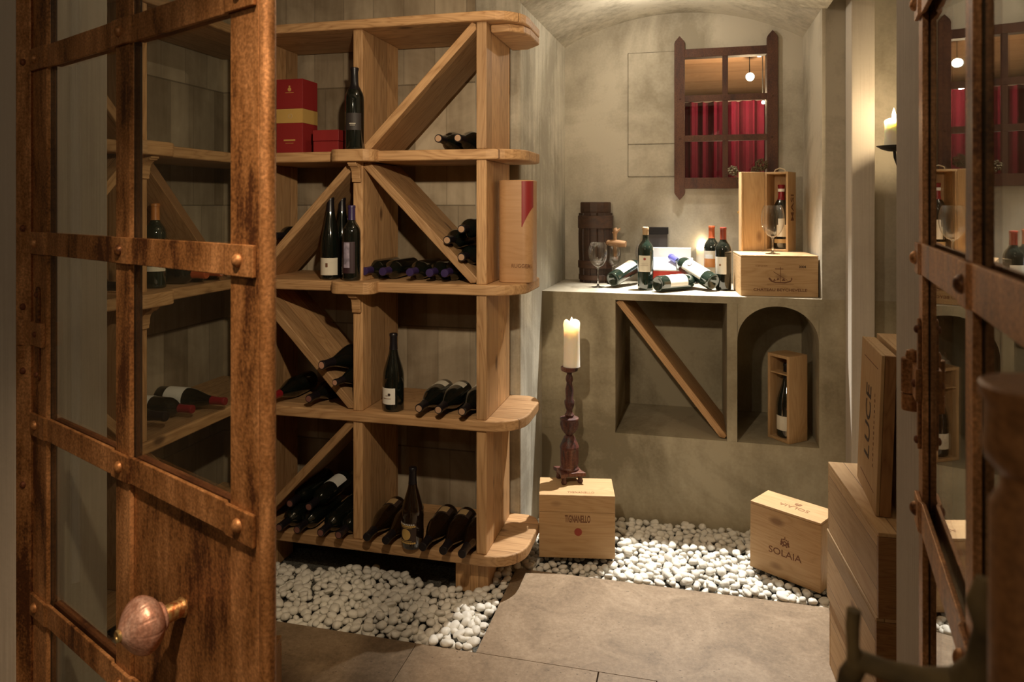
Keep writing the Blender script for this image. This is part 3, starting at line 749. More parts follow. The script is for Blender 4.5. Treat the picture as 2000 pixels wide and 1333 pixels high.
# ================================================================== THE SHELVES
RK = 'rack'
YF_, YBk = 2.55, 2.93
ZSH = [0.152, 0.650, 1.153, 1.657]
TH = 0.040
rack = thing('wine_rack', 'tall larch wine rack with slanting boards along the concrete wall', 'wine rack', (-1.25, 2.74, 0))
rack_c = (-1.25, 2.74, 0)
def rl(p): return (p[0] - rack_c[0], p[1] - rack_c[1], p[2])
def shelf(parent, off, pts, z, th, name='shelf', grain='X'):
    bm = bmesh.new()
    c = (sum(p[0] for p in pts) / len(pts), sum(p[1] for p in pts) / len(pts))
    if grain == 'X': q = [(p[0] - c[0], p[1] - c[1]) for p in pts]; mtx = axes((c[0] - off[0], c[1] - off[1], z), (1, 0, 0), (0, 1, 0), (0, 0, 1))
    else: q = [(p[1] - c[1], -(p[0] - c[0])) for p in pts]; mtx = axes((c[0] - off[0], c[1] - off[1], z), (0, 1, 0), (-1, 0, 0), (0, 0, 1))
    prism(bm, q, -th, 0.0)
    return obj(name, bm, M['rack'], parent, mtx=mtx, bevel=0.006, seg=3)
def endpts(xl, yf=2.54, big=0.0):
    p = [(xl, yf)]
    cx_, cy_, r = -0.735, yf + 0.135, 0.135
    for k in range(0, 7):
        a = -math.pi / 2 + (math.pi / 2) * k / 6
        p.append((cx_ + r * math.cos(a) + 0.0, cy_ + r * math.sin(a)))
    p += [(-0.600, YBk - 0.07), (-0.625, YBk - 0.02), (-0.66, YBk)]
    p += [(xl, YBk)]
    return p
for z in ZSH: shelf(rack, rack_c, endpts(-1.765), z, TH)
shelf(rack, rack_c, endpts(-1.765, 2.535), 2.166, 0.036, 'top_board')
shelf(rack, rack_c, [(-0.733, 2.60), (-0.66, 2.60), (-0.615, 2.64), (-0.60, 2.70), (-0.60, 2.86), (-0.66, YBk), (-0.733, YBk)], 2.129, 0.03, 'top_board_doubling')
def upright(parent, off, x, y0, y1, z0, z1, th=0.04, along='Y'):
    """board on end: grain upright, width in depth"""
    c = ((x, (y0 + y1) / 2) if along == 'Y' else ((y0 + y1) / 2, x))
    bm = bmesh.new(); w_ = y1 - y0
    box(bm, -(z1 - z0) / 2, (z1 - z0) / 2, -w_ / 2, w_ / 2, -th / 2, th / 2)
    yv, zv = ((0, 1, 0), (1, 0, 0)) if along == 'Y' else ((1, 0, 0), (0, -1, 0))
    mt = axes((c[0] - off[0], c[1] - off[1], (z0 + z1) / 2), (0, 0, 1), yv, Vector((0, 0, 1)).cross(Vector(yv)))
    return obj('divider', bm, M['rack'], parent, mtx=mt, bevel=0.004)
GAPS = [(0.152, 0.610), (0.650, 1.113), (1.153, 1.617), (1.657, 2.130)]
for za, zb in GAPS:
    for x in (-1.740, -1.254, -0.755):
        upright(rack, rack_c, x, YF_, 2.90, za, zb)
def diag(parent, off, a, b_, y0, y1, th=0.032, along='X'):
    """slanting board in a bay from a=(x,z) to b=(x,z)"""
    av = (a[0], (y0 + y1) / 2, a[1]) if along == 'X' else ((y0 + y1) / 2, a[0], a[1])
    bv = (b_[0], (y0 + y1) / 2, b_[1]) if along == 'X' else ((y0 + y1) / 2, b_[0], b_[1])
    av = Vector(av) - Vector((off[0], off[1], 0)); bv = Vector(bv) - Vector((off[0], off[1], 0))
    # square-cut ends that meet the corners of the bay
    x = (bv - av); ln = x.length; x.normalize(); y = Vector((0, 1, 0)) if along == 'X' else Vector((1, 0, 0)); z = x.cross(y)
    sl = abs(x.z); cl_ = math.sqrt(1 - sl * sl); hw_ = th / 2
    e1 = hw_ * min(sl / cl_, cl_ / sl) ; e2 = hw_ * max(sl / cl_, cl_ / sl)
    bm = bmesh.new()
    q = [(-ln / 2 + e2 * 0.55, -hw_), (-ln / 2 + hw_ * .15, 0), (-ln / 2 + e1, hw_), (ln / 2 - e2 * 0.55, hw_), (ln / 2 - hw_ * .15, 0), (ln / 2 - e1, -hw_)]
    prism(bm, q, -(y1 - y0) / 2, (y1 - y0) / 2, 'XZ')
    return obj('slanting_board', bm, M['rack'], parent, mtx=axes((av + bv) / 2, x, y, z), bevel=0.003)
XA, XB0, XB1, XC0 = -1.720, -1.274, -1.234, -0.775
e = 0.003
DG = [((XB1 + e, 1.657 + e), (XC0 - e, 2.130 - e)), ((XB1 + e, 1.617 - e), (XC0 - e, 1.153 + e)), ((XA + e, 1.153 + e), (XB0 - e, 1.617 - e)),
      ((XA + e, 1.113 - e), (XB0 - e, 0.650 + e)), ((XA + e, 0.152 + e), (XB0 - e, 0.610 - e))]
for a, b_ in DG: diag(rack, rack_c, a, b_, 2.56, 2.86)
def halfround(parent, off, x, yf, z, along='X'):
    pts = []
    for k in range(13):
        a = math.pi + math.pi * k / 12
        cxx = -0.045 if k < 6.5 else 0.045
        pts.append((cxx + 0.045 * math.cos(a), 0.042 * math.sin(a) - 0.022))
    pts = [(-0.09, 0.02)] + pts + [(0.09, 0.02)]
    bm = bmesh.new(); prism(bm, pts, -TH - 0.003, 0.004)
    mt = axes((x - off[0], yf - off[1], z), (1, 0, 0), (0, 1, 0), (0, 0, 1)) if along == 'X' else axes((yf - off[0], x - off[1], z), (0, 1, 0), (-1, 0, 0), (0, 0, 1))
    o = obj('shelf_nosing', bm, M['rack_plain'], parent, mtx=mt, bevel=0.005, seg=3)
    # ogee bracket
    pr = [(0.0, 0.0), (-0.052, 0.0), (-0.052, -0.010), (-0.046, -0.012)]
    for k in range(8):
        a = k / 7 * math.pi / 2; pr.append((-0.046 + 0.030 * math.sin(a), -0.012 - 0.034 * (1 - math.cos(a)) - 0.004))
    pr += [(-0.016, -0.062), (-0.013, -0.066), (-0.013, -0.078), (0.0, -0.078)]
    bm = bmesh.new(); prism(bm, pr, -0.018, 0.018, 'YZ')
    mt2 = axes((x - off[0], yf + 0.009 - off[1], z - TH - 0.002), (1, 0, 0), (0, 1, 0), (0, 0, 1)) if along == 'X' else axes((yf - 0.009 - off[0], x - off[1], z - TH - 0.002), (0, 1, 0), (-1, 0, 0), (0, 0, 1))
    obj('bracket', bm, M['rack_plain'], parent, mtx=mt2, bevel=0.002)
for z in (1.657, 1.153): halfround(rack, rack_c, -1.254, 2.540, z)
for x in (-0.808, -1.70):
    bm = bmesh.new(); box(bm, -0.095, 0.0, -0.065, 0.065, -0.06, 0.06)
    fp = obj('foot', bm, M['rack'], rack, mtx=axes((x - rack_c[0], 2.66 - rack_c[1], 0.1115 - 0.0), (0, 0, 1), (1, 0, 0), (0, 1, 0)), bevel=0.004)
    fp.scale = (1.42, 1, 1)

# side wing along the left wall, seen through the door glass
wing_c = (-1.95, 2.1, 0)
wing = thing('wine_rack', 'side wing of the larch wine rack along the left wall, seen through the glazed door', 'wine rack', wing_c)
YW0 = 1.50
for z in ZSH: shelf(wing, wing_c, [(-2.13, YW0), (-1.785, YW0), (-1.772, YW0 + 0.013), (-1.772, 2.93), (-2.13, 2.93)], z, TH, grain='Y')
shelf(wing, wing_c, [(-2.13, YW0), (-1.772, YW0), (-1.772, 2.93), (-2.13, 2.93)], 2.166, 0.036, 'top_board', grain='Y')
for za, zb in GAPS:
    for y in (2.03, 1.52):
        upright(wing, wing_c, y, -2.11, -1.782, za, zb, along='X')
for a, b_ in (((2.05, 1.617), (2.50, 1.153)), ((2.05, 0.610), (2.50, 0.152)), ((1.54, 2.130), (2.01, 1.657)), ((1.54, 1.153), (2.01, 1.617)), ((1.54, 1.113), (2.01, 0.650))):
    diag(wing, wing_c, a, b_, -2.08, -1.795, along='Y')
for z in (1.657, 1.153): halfround(wing, wing_c, 2.03, -1.776, z, along='Y')
for y in (1.60, 2.4):
    bm = bmesh.new(); box(bm, -0.070, 0.070, -0.065, 0.065, -0.06, 0.06)
    obj('foot', bm, M['rack'], wing, mtx=axes((-1.90 - wing_c[0], y - wing_c[1], 0.042), (0, 0, 1), (1, 0, 0), (0, 1, 0)), bevel=0.004)

# ================================================================== BOTTLES
def prof_bottle(kind):
    if kind == 'bordeaux':
        r = 0.0375
        return r, 0.300, [(0, 0.020), (0.012, 0.017), (0.022, 0.006), (0.030, 0.0005), (0.034, 0.0005), (0.0368, 0.004), (r, 0.010), (r, 0.188), (0.0368, 0.198), (0.0345, 0.208), (0.030, 0.217), (0.0235, 0.226), (0.018, 0.2335), (0.0152, 0.241), (0.0142, 0.25), (0.0140, 0.289), (0.0153, 0.290), (0.0153, 0.297), (0.0145, 0.2995), (0, 0.300)], 0.242
    if kind == 'burgundy':
        r = 0.0415
        return r, 0.297, [(0, 0.022), (0.012, 0.019), (0.024, 0.006), (0.033, 0.0005), (0.038, 0.0008), (0.0408, 0.004), (r, 0.010), (r, 0.125), (0.0408, 0.138), (0.0385, 0.152), (0.0345, 0.168), (0.0295, 0.184), (0.0245, 0.200), (0.0200, 0.215), (0.0168, 0.230), (0.0148, 0.246), (0.0140, 0.260), (0.0138, 0.286), (0.0152, 0.287), (0.0152, 0.294), (0.0144, 0.2965), (0, 0.297)], 0.236
    if kind == 'flute':
        r = 0.0375
        return r, 0.325, [(0, 0.010), (0.025, 0.004), (0.033, 0.0005), (0.0365, 0.004), (r, 0.010), (r, 0.128), (0.0366, 0.145), (0.0340, 0.168), (0.0300, 0.192), (0.0255, 0.216), (0.0210, 0.240), (0.0175, 0.262), (0.0150, 0.284), (0.0140, 0.300), (0.0140, 0.314), (0.0152, 0.315), (0.0152, 0.322), (0.0144, 0.3245), (0, 0.325)], 0.268
    if kind == 'slim':
        r = 0.0365
        return r, 0.318, [(0, 0.018), (0.022, 0.006), (0.031, 0.0005), (0.0355, 0.004), (r, 0.010), (r, 0.190), (0.0360, 0.204), (0.0335, 0.217), (0.0285, 0.229), (0.0215, 0.240), (0.0165, 0.249), (0.0148, 0.262), (0.0142, 0.285), (0.0140, 0.302), (0.0162, 0.310), (0.0168, 0.3165), (0.0155, 0.318), (0, 0.318)], 0.258
    if kind == 'magnum':
        r = 0.0500
        return r, 0.345, [(0, 0.026), (0.016, 0.022), (0.030, 0.008), (0.041, 0.0005), (0.0462, 0.001), (0.0492, 0.005), (r, 0.012), (r, 0.150), (0.0488, 0.168), (0.0455, 0.186), (0.0395, 0.206), (0.0325, 0.228), (0.0260, 0.248), (0.0205, 0.266), (0.0170, 0.284), (0.0155, 0.300), (0.0152, 0.333), (0.0168, 0.334), (0.0168, 0.342), (0.0160, 0.3445), (0, 0.345)], 0.280
BM = {}
def bmeshdata(key, fn):
    if key not in BM: BM[key] = fn()
    return BM[key]
def _mesh(name, bm, mats, smooth=True, angle=35):
    bmesh.ops.recalc_face_normals(bm, faces=bm.faces)
    me = bpy.data.meshes.new(name)
    for f in bm.faces: f.smooth = smooth
    bm.to_mesh(me); bm.free(); setmat(me, mats)
    if smooth: me.set_sharp_from_angle(angle=R(angle))
    return me
def patch(r, z0, z1, half, mat, th=0.0006, n=16, name='label', cut=None):
    """label: curved sheet on a cylinder, centred on the local -Y side"""
    bm = bmesh.new(); g = []
    zs = [z0, z1]
    for rr in (r + 0.0002, r + 0.0002 + th):
        g.append([[bm.verts.new((rr * math.sin(a), -rr * math.cos(a), z)) for z in zs] for a in [half * (2 * k / n - 1) for k in range(n + 1)]])
    for k in range(n):
        bm.faces.new((g[0][k][0], g[0][k][1], g[0][k + 1][1], g[0][k + 1][0])); bm.faces.new((g[1][k][0], g[1][k + 1][0], g[1][k + 1][1], g[1][k][1]))
        for j in (0, 1): bm.faces.new((g[0][k][j], g[0][k + 1][j], g[1][k + 1][j], g[1][k][j]))
    for k in (0, n): bm.faces.new((g[0][k][0], g[1][k][0], g[1][k][1], g[0][k][1]))
    return _mesh(name, bm, mat, angle=50)
def disc_on(r, z, rad, mat, a0=0.0, n=18, squash=1.0, name='label_emblem'):
    bm = bmesh.new(); c = bm.verts.new((r * math.sin(a0), -r * math.cos(a0), z)); ring = []
    for k in range(n):
        t = 2 * math.pi * k / n; a = a0 + rad * math.cos(t) / r; ring.append(bm.verts.new((r * math.sin(a), -r * math.cos(a), z + rad * squash * math.sin(t))))
    for k in range(n): bm.faces.new((c, ring[k], ring[(k + 1) % n]))
    ret = bmesh.ops.extrude_face_region(bm, geom=list(bm.faces))
    for v in [x for x in ret['geom'] if isinstance(x, bmesh.types.BMVert)]:
        f = (r - 0.0004) / r; v.co.x *= f; v.co.y *= f
    return _mesh(name, bm, mat)
def bottle(label, base, up=(0, 0, 1), face=(0, -1, 0), kind='bordeaux', glass='bottle', cap='cap_black', tip=None, lab=None, group=None, caplen=None, scale=1.0, extra=None):
    """base = centre of the bottom, up = towards the neck, face = where the label looks. lab = list of (z0, z1, half angle, material, child kind)"""
    r, h, prof, zc = prof_bottle(kind)
    u = Vector(up).normalized(); f = Vector(face); f = (f - u * f.dot(u)).normalized(); y = -f; x = y.cross(u)
    m = axes(base, x, y, u) @ Matrix.Scale(scale, 4)
    t = thing('wine_bottle', label, 'bottle', mtx=m, group=group)
    def mk_g():
        bm = bmesh.new(); lathe(bm, prof, 36); return _mesh('glass_body', bm, M[glass])
    o = bpy.data.objects.new('glass_body', bmeshdata(('g', kind, glass), mk_g)); link(o, t)
    zc0 = zc if caplen is None else h - caplen
    if cap:
        def mk_c():
            def rad(z):
                for (ra, za), (rb, zb) in zip(prof, prof[1:]):
                    if za <= z <= zb and zb > za: return ra + (rb - ra) * (z - za) / (zb - za)
                return prof[-2][0]
            bm = bmesh.new()
            pr = [(rad(zc0) + 0.0001, zc0 - 0.0005), (rad(zc0) + 0.0007, zc0)] + [(ra + 0.0007, za) for ra, za in prof if za > zc0 and ra > 0]
            k = pr[-1]; pr += [(k[0] - 0.0008, h + 0.0008), (k[0] * 0.78, h + 0.0010)]
            lathe(bm, pr + [(0, h + 0.0010)], 28)
            if tip:
                for fc in bm.faces:
                    if fc.calc_center_median().z > h + 0.0009: fc.material_index = 1
            return _mesh('capsule', bm, [M[cap], M[tip or cap]])
        o = bpy.data.objects.new('capsule', bmeshdata(('c', kind, cap, tip, caplen), mk_c)); link(o, t)
    for q in (lab or []):
        if q[0] == 'disc':
            _, z, rad, mat, a0, off = q
            me = bmeshdata(('d', kind) + tuple(q), lambda: disc_on(r + 0.0011 + off, z, rad, M[mat], a0)); nm = 'label_emblem'
        else:
            z0, z1, half, mat = q[:4]; off = q[4] if len(q) > 4 else 0
            rr = r if z1 < 0.2 else 0.0145
            nm = q[5] if len(q) > 5 else 'label'
            me = bmeshdata(('p', kind) + tuple(q), lambda: patch(rr + off, z0, z1, half, M[mat], name=nm))
        link(bpy.data.objects.new(nm, me), t)
    return t
LAB_W = [(0.045, 0.128, 1.15, 'paper_white')]
def lying(label, px, py, zs, kind='burgundy', dy=0.0, dx=0.0, **kw):
    """bottle on its side, neck towards the front; tip where the line of sight (px) meets height zs + radius"""
    r, h, _, _ = prof_bottle(kind); s = kw.get('scale', 1.0); r *= s; h *= s
    if py is None: z = zs + r; Y = kw.pop('Y', 2.52)
    else: z = zs; Y = kw.pop('Y', 2.52)
    tipp = W(px, Y=Y); tip_ = Vector((tipp.x, Y, z))
    d = Vector((dx, -1.0, dy)).normalized()
    base = tip_ - d * h
    return bottle(label, base, up=d, face=kw.pop('face', (0, 0, 1)), kind=kind, **kw)

# ---- top shelf
Z1, Z2, Z3, Z4 = ZSH[3] + .0005, ZSH[2] + .0005, ZSH[1] + .0005, ZSH[0] + .0005
p = W(690, Y=2.535)
bottle('slender black bottle with a flared lip standing beside the red boxes', (p.x, 2.545, Z1 + 0.004), kind='slim', cap='cap_black', caplen=0.085, face=(0.25, -1, 0),
       lab=[(0.075, 0.140, 0.95, 'greycard'), (0.098, 0.101, 0.32, 'paper', 0.0012, 'label_print'), (0.092, 0.0938, 0.26, 'paper', 0.0012, 'label_print')])
for i, (px, lab) in enumerate(((856, 'dark bottle lying on the top shelf, left one of the pair under the slanting board'), (894, 'dark bottle lying on the top shelf, right one of the pair, against the end board'))):
    lying(lab, px, None, Z1, cap='cap_black', tip='tip_gold', group='bottles lying on the top shelf', Y=2.545)
# ---- second shelf: standing
p = W(650, Y=2.62); bottle('tall flute bottle with a plain cream label, in front of its twin', (p.x, 2.60, Z2), kind='flute', cap='cap_black', face=(0.1, -1, 0),
       lab=[(0.018, 0.086, 1.2, 'paper'), (0.050, 0.066, 0.12, 'brand', 0.0012, 'label_emblem')])
p = W(668, Y=2.70); bottle('tall flute bottle standing half hidden behind its labelled twin on the middle shelf', (p.x, 2.70, Z2), kind='flute', cap='cap_black')
p = W(686.5, Y=2.545); bottle('upright bottle with a purple capsule and plum label at the edge of the shelf', (p.x, 2.547, Z2 + 0.004), kind='bordeaux', cap='cap_purple', scale=0.965, face=(-0.1, -1, 0),
       lab=[(0.030, 0.155, 0.9, 'plum'), (0.052, 0.153, 0.34, 'plum_pale', 0.0012, 'label_print')])
# ---- second shelf: lying with purple capsules
nm_ = ['purple capped bottle lying at the left end of the middle shelf row', 'purple capped bottle lying second from the left in the row on the middle shelf',
       'purple capped bottle lying third from the left in the row on the middle shelf', 'purple capped bottle lying second from the right in the row on the middle shelf',
       'purple capped bottle lying at the right end of the row, under the slanting board']
for px, lab in zip((711, 747, 800, 838.6, 868), nm_):
    lying(lab, px, None, Z2, kind='bordeaux', cap='cap_purple', group='purple capped bottles lying on the middle shelf', Y=2.56)
for (px, py, lab) in ((901, 449, 'dark bottle lying on top of the pile between slanting board and end board'), (873, 476, 'dark bottle in the pile above the slanting board, resting furthest left'),
                      (901, 504, 'dark bottle at the bottom of the pile wedged between slanting board and end board')):
    z = W(px, py, Y=2.53).z + (0.012 if px == 873 else 0.002)
    xx = W(px, Y=2.53).x
    lying(lab, px, py, z, kind='bordeaux', cap='cap_black', tip='tip_gold', group='bottles piled above the slanting board', Y=2.535)
lying('dark bottle seen end-on, lying above the slanting board at the left of the middle shelf', 536, 466, W(536, 466, Y=2.62).z + 0.012, kind='bordeaux', cap='cap_black', group=None, Y=2.56, face=(0, 0, 1))
# ---- third shelf
lying('bottle with a red capsule lying on the third shelf beside the door edge', 529, None, Z3, cap='cap_red', tip='cap_red', Y=2.50)
lying('bottle with a copper red tip lying under the slanting board on the third shelf', 603, None, Z3, cap='cap_black', tip='tip_dark', Y=2.52)
lying('large dark bottle lying on the slanting board of the third shelf, the upper of two', 628, 714, W(628, 714, Y=2.50).z + 0.000, kind='magnum', cap='cap_black', tip='tip', Y=2.50, scale=1.0, dx=-0.20, group='large bottles on the slanting board')
lying('large dark bottle lying on the slanting board of the third shelf, the lower of two', 654, 748, W(654, 748, Y=2.50).z, kind='magnum', cap='cap_black', tip='tip', Y=2.50, scale=0.78, dx=-0.14, group='large bottles on the slanting board')
p = W(768.5, Y=2.60); bottle('burgundy bottle with a cream label standing alone on the third shelf', (p.x, 2.60, Z3), kind='burgundy', cap='cap_black', face=(-0.25, -1, 0),
       lab=[(0.030, 0.092, 0.80, 'paper_white'), ('disc', 0.068, 0.0055, 'ink', 0.25, 0.001), (0.052, 0.0535, 0.4, 'brand_soft', 0.0012, 'label_print'), (0.0625, 0.064, 0.12, 'brand_soft', 0.00121, 'label_print')])
for px, lab in zip((818, 856, 902), ('bottle with a pale neck tip lying at the left of three on the third shelf', 'bottle lying in the middle of three on the third shelf', 'bottle lying at the right of three on the third shelf against the end board')):
    lying(lab, px, None, Z3, cap='cap_black', tip='tip_gold', lab=[(0.035, 0.085, 0.75, 'paper')], group='labelled bottles lying on the third shelf', Y=2.50)
# ---- bottom shelf, left bay
g4 = 'bordeaux bottles lying in the lower left bay'
for px, lab, lb in zip((545, 580, 626, 661, 692), ('bottle lying at the far left of the bottom shelf, beside the door edge', 'bottle lying second from the left on the bottom shelf', 'bottle lying in the middle of the lower row on the bottom shelf',
                       'bottle with a pale label lying on the bottom shelf, next to the middle post', 'dark bottle lying on the bottom shelf with its neck behind the middle post'), (0, 0, 0, 1, 0)):
    lying(lab, px, None, Z4, kind='bordeaux', cap='cap_black', tip='tip_dark', group=g4, Y=2.49 if px < 690 else 2.60, lab=LAB_W if lb else None)
for px, yy, lab, lb in ((566, 2.56, 'bottle in the upper layer on the bottom shelf, leftmost, under the slanting board', 0), (603, 2.55, 'bottle with a large cream label in the upper layer on the bottom shelf', 1)):
    lying(lab, px, 1000, Z4 + 0.0375 + 0.066, kind='bordeaux', cap='cap_black', tip='tip_dark', group=None, Y=yy, lab=LAB_W if lb else None)
# ---- bottom shelf, right bay
for px, lab in zip((716, 753, 825, 865, 902), ('bottle with a patterned label lying beside the middle post on the bottom shelf', 'bottle lying between post and standing amber bottle on the bottom shelf', 'bottle lying just right of the standing amber bottle',
                       'bottle lying second from the end board on the bottom shelf', 'bottle lying against the end board on the bottom shelf')):
    lying(lab, px, None, Z4, kind='burgundy', cap='cap_black', tip='cap_black', glass='bottle_amber', lab=[(0.030, 0.088, 0.8, 'ink'), (0.036, 0.080, 0.42, 'paper_tan', 0.0012)], group='amber bottles lying on the bottom shelf', Y=2.49 - 0.0002 * (px - 716))
p = W(807, Y=2.56); t = bottle('amber bottle with an ornamental gold label standing on the bottom shelf', (p.x, 2.555, Z4), kind='burgundy', glass='bottle_amber', cap='cap_black', scale=1.0, face=(-0.3, -1, 0),
       lab=[(0.022, 0.100, 1.0, 'ink'), ('disc', 0.058, 0.021, 'paper_gold', 0.0, 0.001), (0.082, 0.0835, 0.6, 'paper_gold', 0.0012, 'label_print'), (0.033, 0.0345, 0.6, 'paper_gold', 0.0012, 'label_print')] + [('disc', z, 0.0036, 'paper_gold', a * 0.17, 0.001) for z in (0.027, 0.089) for a in range(-5, 6)] + [('disc', z, 0.0026, 'paper_white', a * 0.17 + 0.08, 0.001) for z in (0.0955,) for a in range(-5, 5)])
# ---- bottles on the side wing (behind the door glass)
p = W(303, Y=2.21)
p = W(303, 562, Z=Z2); bottle('bottle with an orange capsule standing in the side wing, seen through the door glass', (p.x, p.y, Z2), kind='bordeaux', glass='bottle_green', cap='cap_orange', caplen=0.058, face=(0.6, -1, 0), lab=[(0.06, 0.078, 1.2, 'paper')])
def lyingX(label, y, z, xt=-1.74, kind='bordeaux', **kw):
    r, h, _, _ = prof_bottle(kind); d = Vector((1, kw.pop('sk', 0.0), 0)).normalized()
    return bottle(label, Vector((xt, y, z + r)) - d * h, up=d, face=kw.pop('face', (0, 0, 1)), kind=kind, **kw)
lyingX('bottle with a rust red capsule lying in the side wing beside the standing bottle', 2.30, Z2, cap='cap_rust')
lyingX('bottle with a copper tip lying in the side wing, second from the corner', 2.385, Z2, cap='cap_rust', tip='tip')
lyingX('bottle with a copper tip lying in the side wing, nearest the corner', 2.465, Z2, cap='cap_rust', tip='tip')
lyingX('dark glossy bottle lying in the nearer bay of the side wing', 1.90, Z2, cap='cap_black')
lyingX('large dusty bottle lying in the lower side wing behind the door glass', 2.16, Z3, kind='magnum', glass='bottle_dusty', cap='cap_black', xt=-1.80)
lyingX('bottle with a cream label lying behind the dusty one in the side wing', 2.30, Z3, cap='cap_red', lab=LAB_W, face=(0, -0.7, 1), xt=-1.80)
lyingX('red capped bottle with a cream label lying near the side wing corner', 2.41, Z3, kind='burgundy', cap='cap_red', lab=LAB_W, face=(0, -0.7, 1), xt=-1.74)

# ---- red boxes on the top shelf
def rbox(name, lab, x0, x1, y0, y1, z0, z1, mats, cat='box', group=None):
    t = thing(name, lab, cat, ((x0 + x1) / 2, (y0 + y1) / 2, z0), group=group)
    return t, (x1 - x0) / 2, (y1 - y0) / 2
xa, xb = W(540, Y=2.59).x, W(591, Y=2.59).x
t, hx, hy = rbox('gift_box', 'tall dark red bottle box with a gold band on the top shelf', xa, xb, 2.59, 2.59 + (xb - xa), Z1, 0, None, 'gift box')
H_ = 0.300
bm = bmesh.new(); box(bm, -hx, hx, -hy, hy, 0, 0.122); box(bm, -hx, hx, -hy, hy, 0.180, H_); box(bm, -hx + 0.001, hx - 0.001, -hy + 0.001, hy - 0.001, 0.122, 0.180)
obj('carton', bm, M['redbox'], t, bevel=0.001)
bm = bmesh.new(); box(bm, -hx - 0.0006, hx + 0.0006, -hy - 0.0006, hy + 0.0006, 0.1225, 0.1795); obj('gold_band', bm, M['gold'], t)
def face_m(x, z, hy, off=0.0008): return axes((x, -hy - off, z), (1, 0, 0), (0, 0, 1), (0, -1, 0))
bm = bmesh.new()
lathe(bm, [(0.008, 0), (0.008, 0.0006), (0, 0.0008)], 16, face_m(0, 0.258, hy, 0.0)); lathe(bm, [(0.004, 0), (0.004, 0.0006), (0, 0.0008)], 10, face_m(0, 0.270, hy, 0.0))
obj('gold_crest', bm, M['gold'], t)
bm = bmesh.new(); box(bm, -0.019, 0.019, -hy - 0.0006, -hy, 0.2445, 0.2462); obj('gold_line', bm, M['gold'], t)
bm = bmesh.new(); box(bm, -0.026, 0.026, -hy - 0.0006, -hy, 0.050, 0.056); box(bm, -0.018, 0.018, -hy - 0.0006, -hy, 0.040, 0.0415)
obj('gold_print', bm, M['gold'], t)
bm = bmesh.new(); lathe(bm, [(0.010, 0), (0.010, 0.0009), (0.007, 0.0009), (0.007, 0)], 16, face_m(0.004, 0.150, hy, 0.0006)); obj('crest_print', bm, M['paper_tan'], t)
xa, xb = W(612, Y=2.585).x, W(661, Y=2.585).x
t, hx, hy = rbox('gift_box', 'low red lidded box between the tall red box and the slender bottle', xa, xb, 2.585, 2.585 + (xb - xa), Z1, 0, None, 'gift box')
bm = bmesh.new(); box(bm, -hx, hx, -hy, hy, 0, 0.045); obj('carton', bm, M['redbox'], t, bevel=0.001)
bm = bmesh.new(); box(bm, -hx - 0.0015, hx + 0.0015, -hy - 0.0015, hy + 0.0015, 0.0465, 0.090); obj('lid', bm, M['redbox'], t, bevel=0.001)

# ---- wooden bottle tube at the rack end
xa, xb = W(974, Y=2.68).x, W(1042.5, Y=2.68).x
t = thing('bottle_tube', 'rounded veneer bottle tube with a red window standing on the rack end', 'bottle tube', ((xa + xb) / 2 + 0.003, 2.70, Z2))
hw_ = (xb - xa) / 2 - 0.002
def rrect(hx, hy, rr, n=8):
    pts = []
    for cx_, cy_, a0 in ((hx - rr, hy - rr, 0), (-hx + rr, hy - rr, 90), (-hx + rr, -hy + rr, 180), (hx - rr, -hy + rr, 270)):
        for k in range(n + 1): a = R(a0 + 90 * k / n); pts.append((cx_ + rr * math.cos(a), cy_ + rr * math.sin(a)))
    return pts
bm = bmesh.new(); vs = prism(bm, rrect(hw_, hw_ * 0.95, hw_ * 0.55), -0.195, 0.195)
obj('tube_body', bm, M['veneer'], t, loc=(0, 0, 0.195), smooth=True, angle=40, bevel=0.003)
bm = bmesh.new(); cols = []
for k in range(15):
    x_ = hw_ * (0.42 + 0.575 * k / 14); c0 = 0.45 * hw_; yy_ = -0.95 * hw_
    if x_ > c0: yy_ += 0.55 * hw_ * (1 - math.sqrt(max(0, 1 - ((x_ - c0) / (0.55 * hw_)) ** 2)))
    zb_ = 0.212 + 0.075 * max(0.0, (k - 1) / 13) ** 0.9
    cols.append([bm.verts.new((x_ + dx_, yy_ - dy_, z_)) for dx_, dy_ in ((0, -0.0005), (0.0004, 0.0008)) for z_ in (zb_, 0.386)])
for a_, b_ in zip(cols, cols[1:]):
    bm.faces.new((a_[2], b_[2], b_[3], a_[3])); bm.faces.new((a_[0], a_[1], b_[1], b_[0])); bm.faces.new((a_[1], a_[3], b_[3], b_[1])); bm.faces.new((a_[0], b_[0], b_[2], a_[2]))
for q_ in (cols[0], cols[-1]): bm.faces.new((q_[0], q_[2], q_[3], q_[1]))
obj('red_panel', bm, M['redbox'], t)
text('printed_name', 'RUGGERI', 0.020, M['brand'], t, face_m(hw_ * 0.42, 0.064, hw_ * 0.95), 0.95)

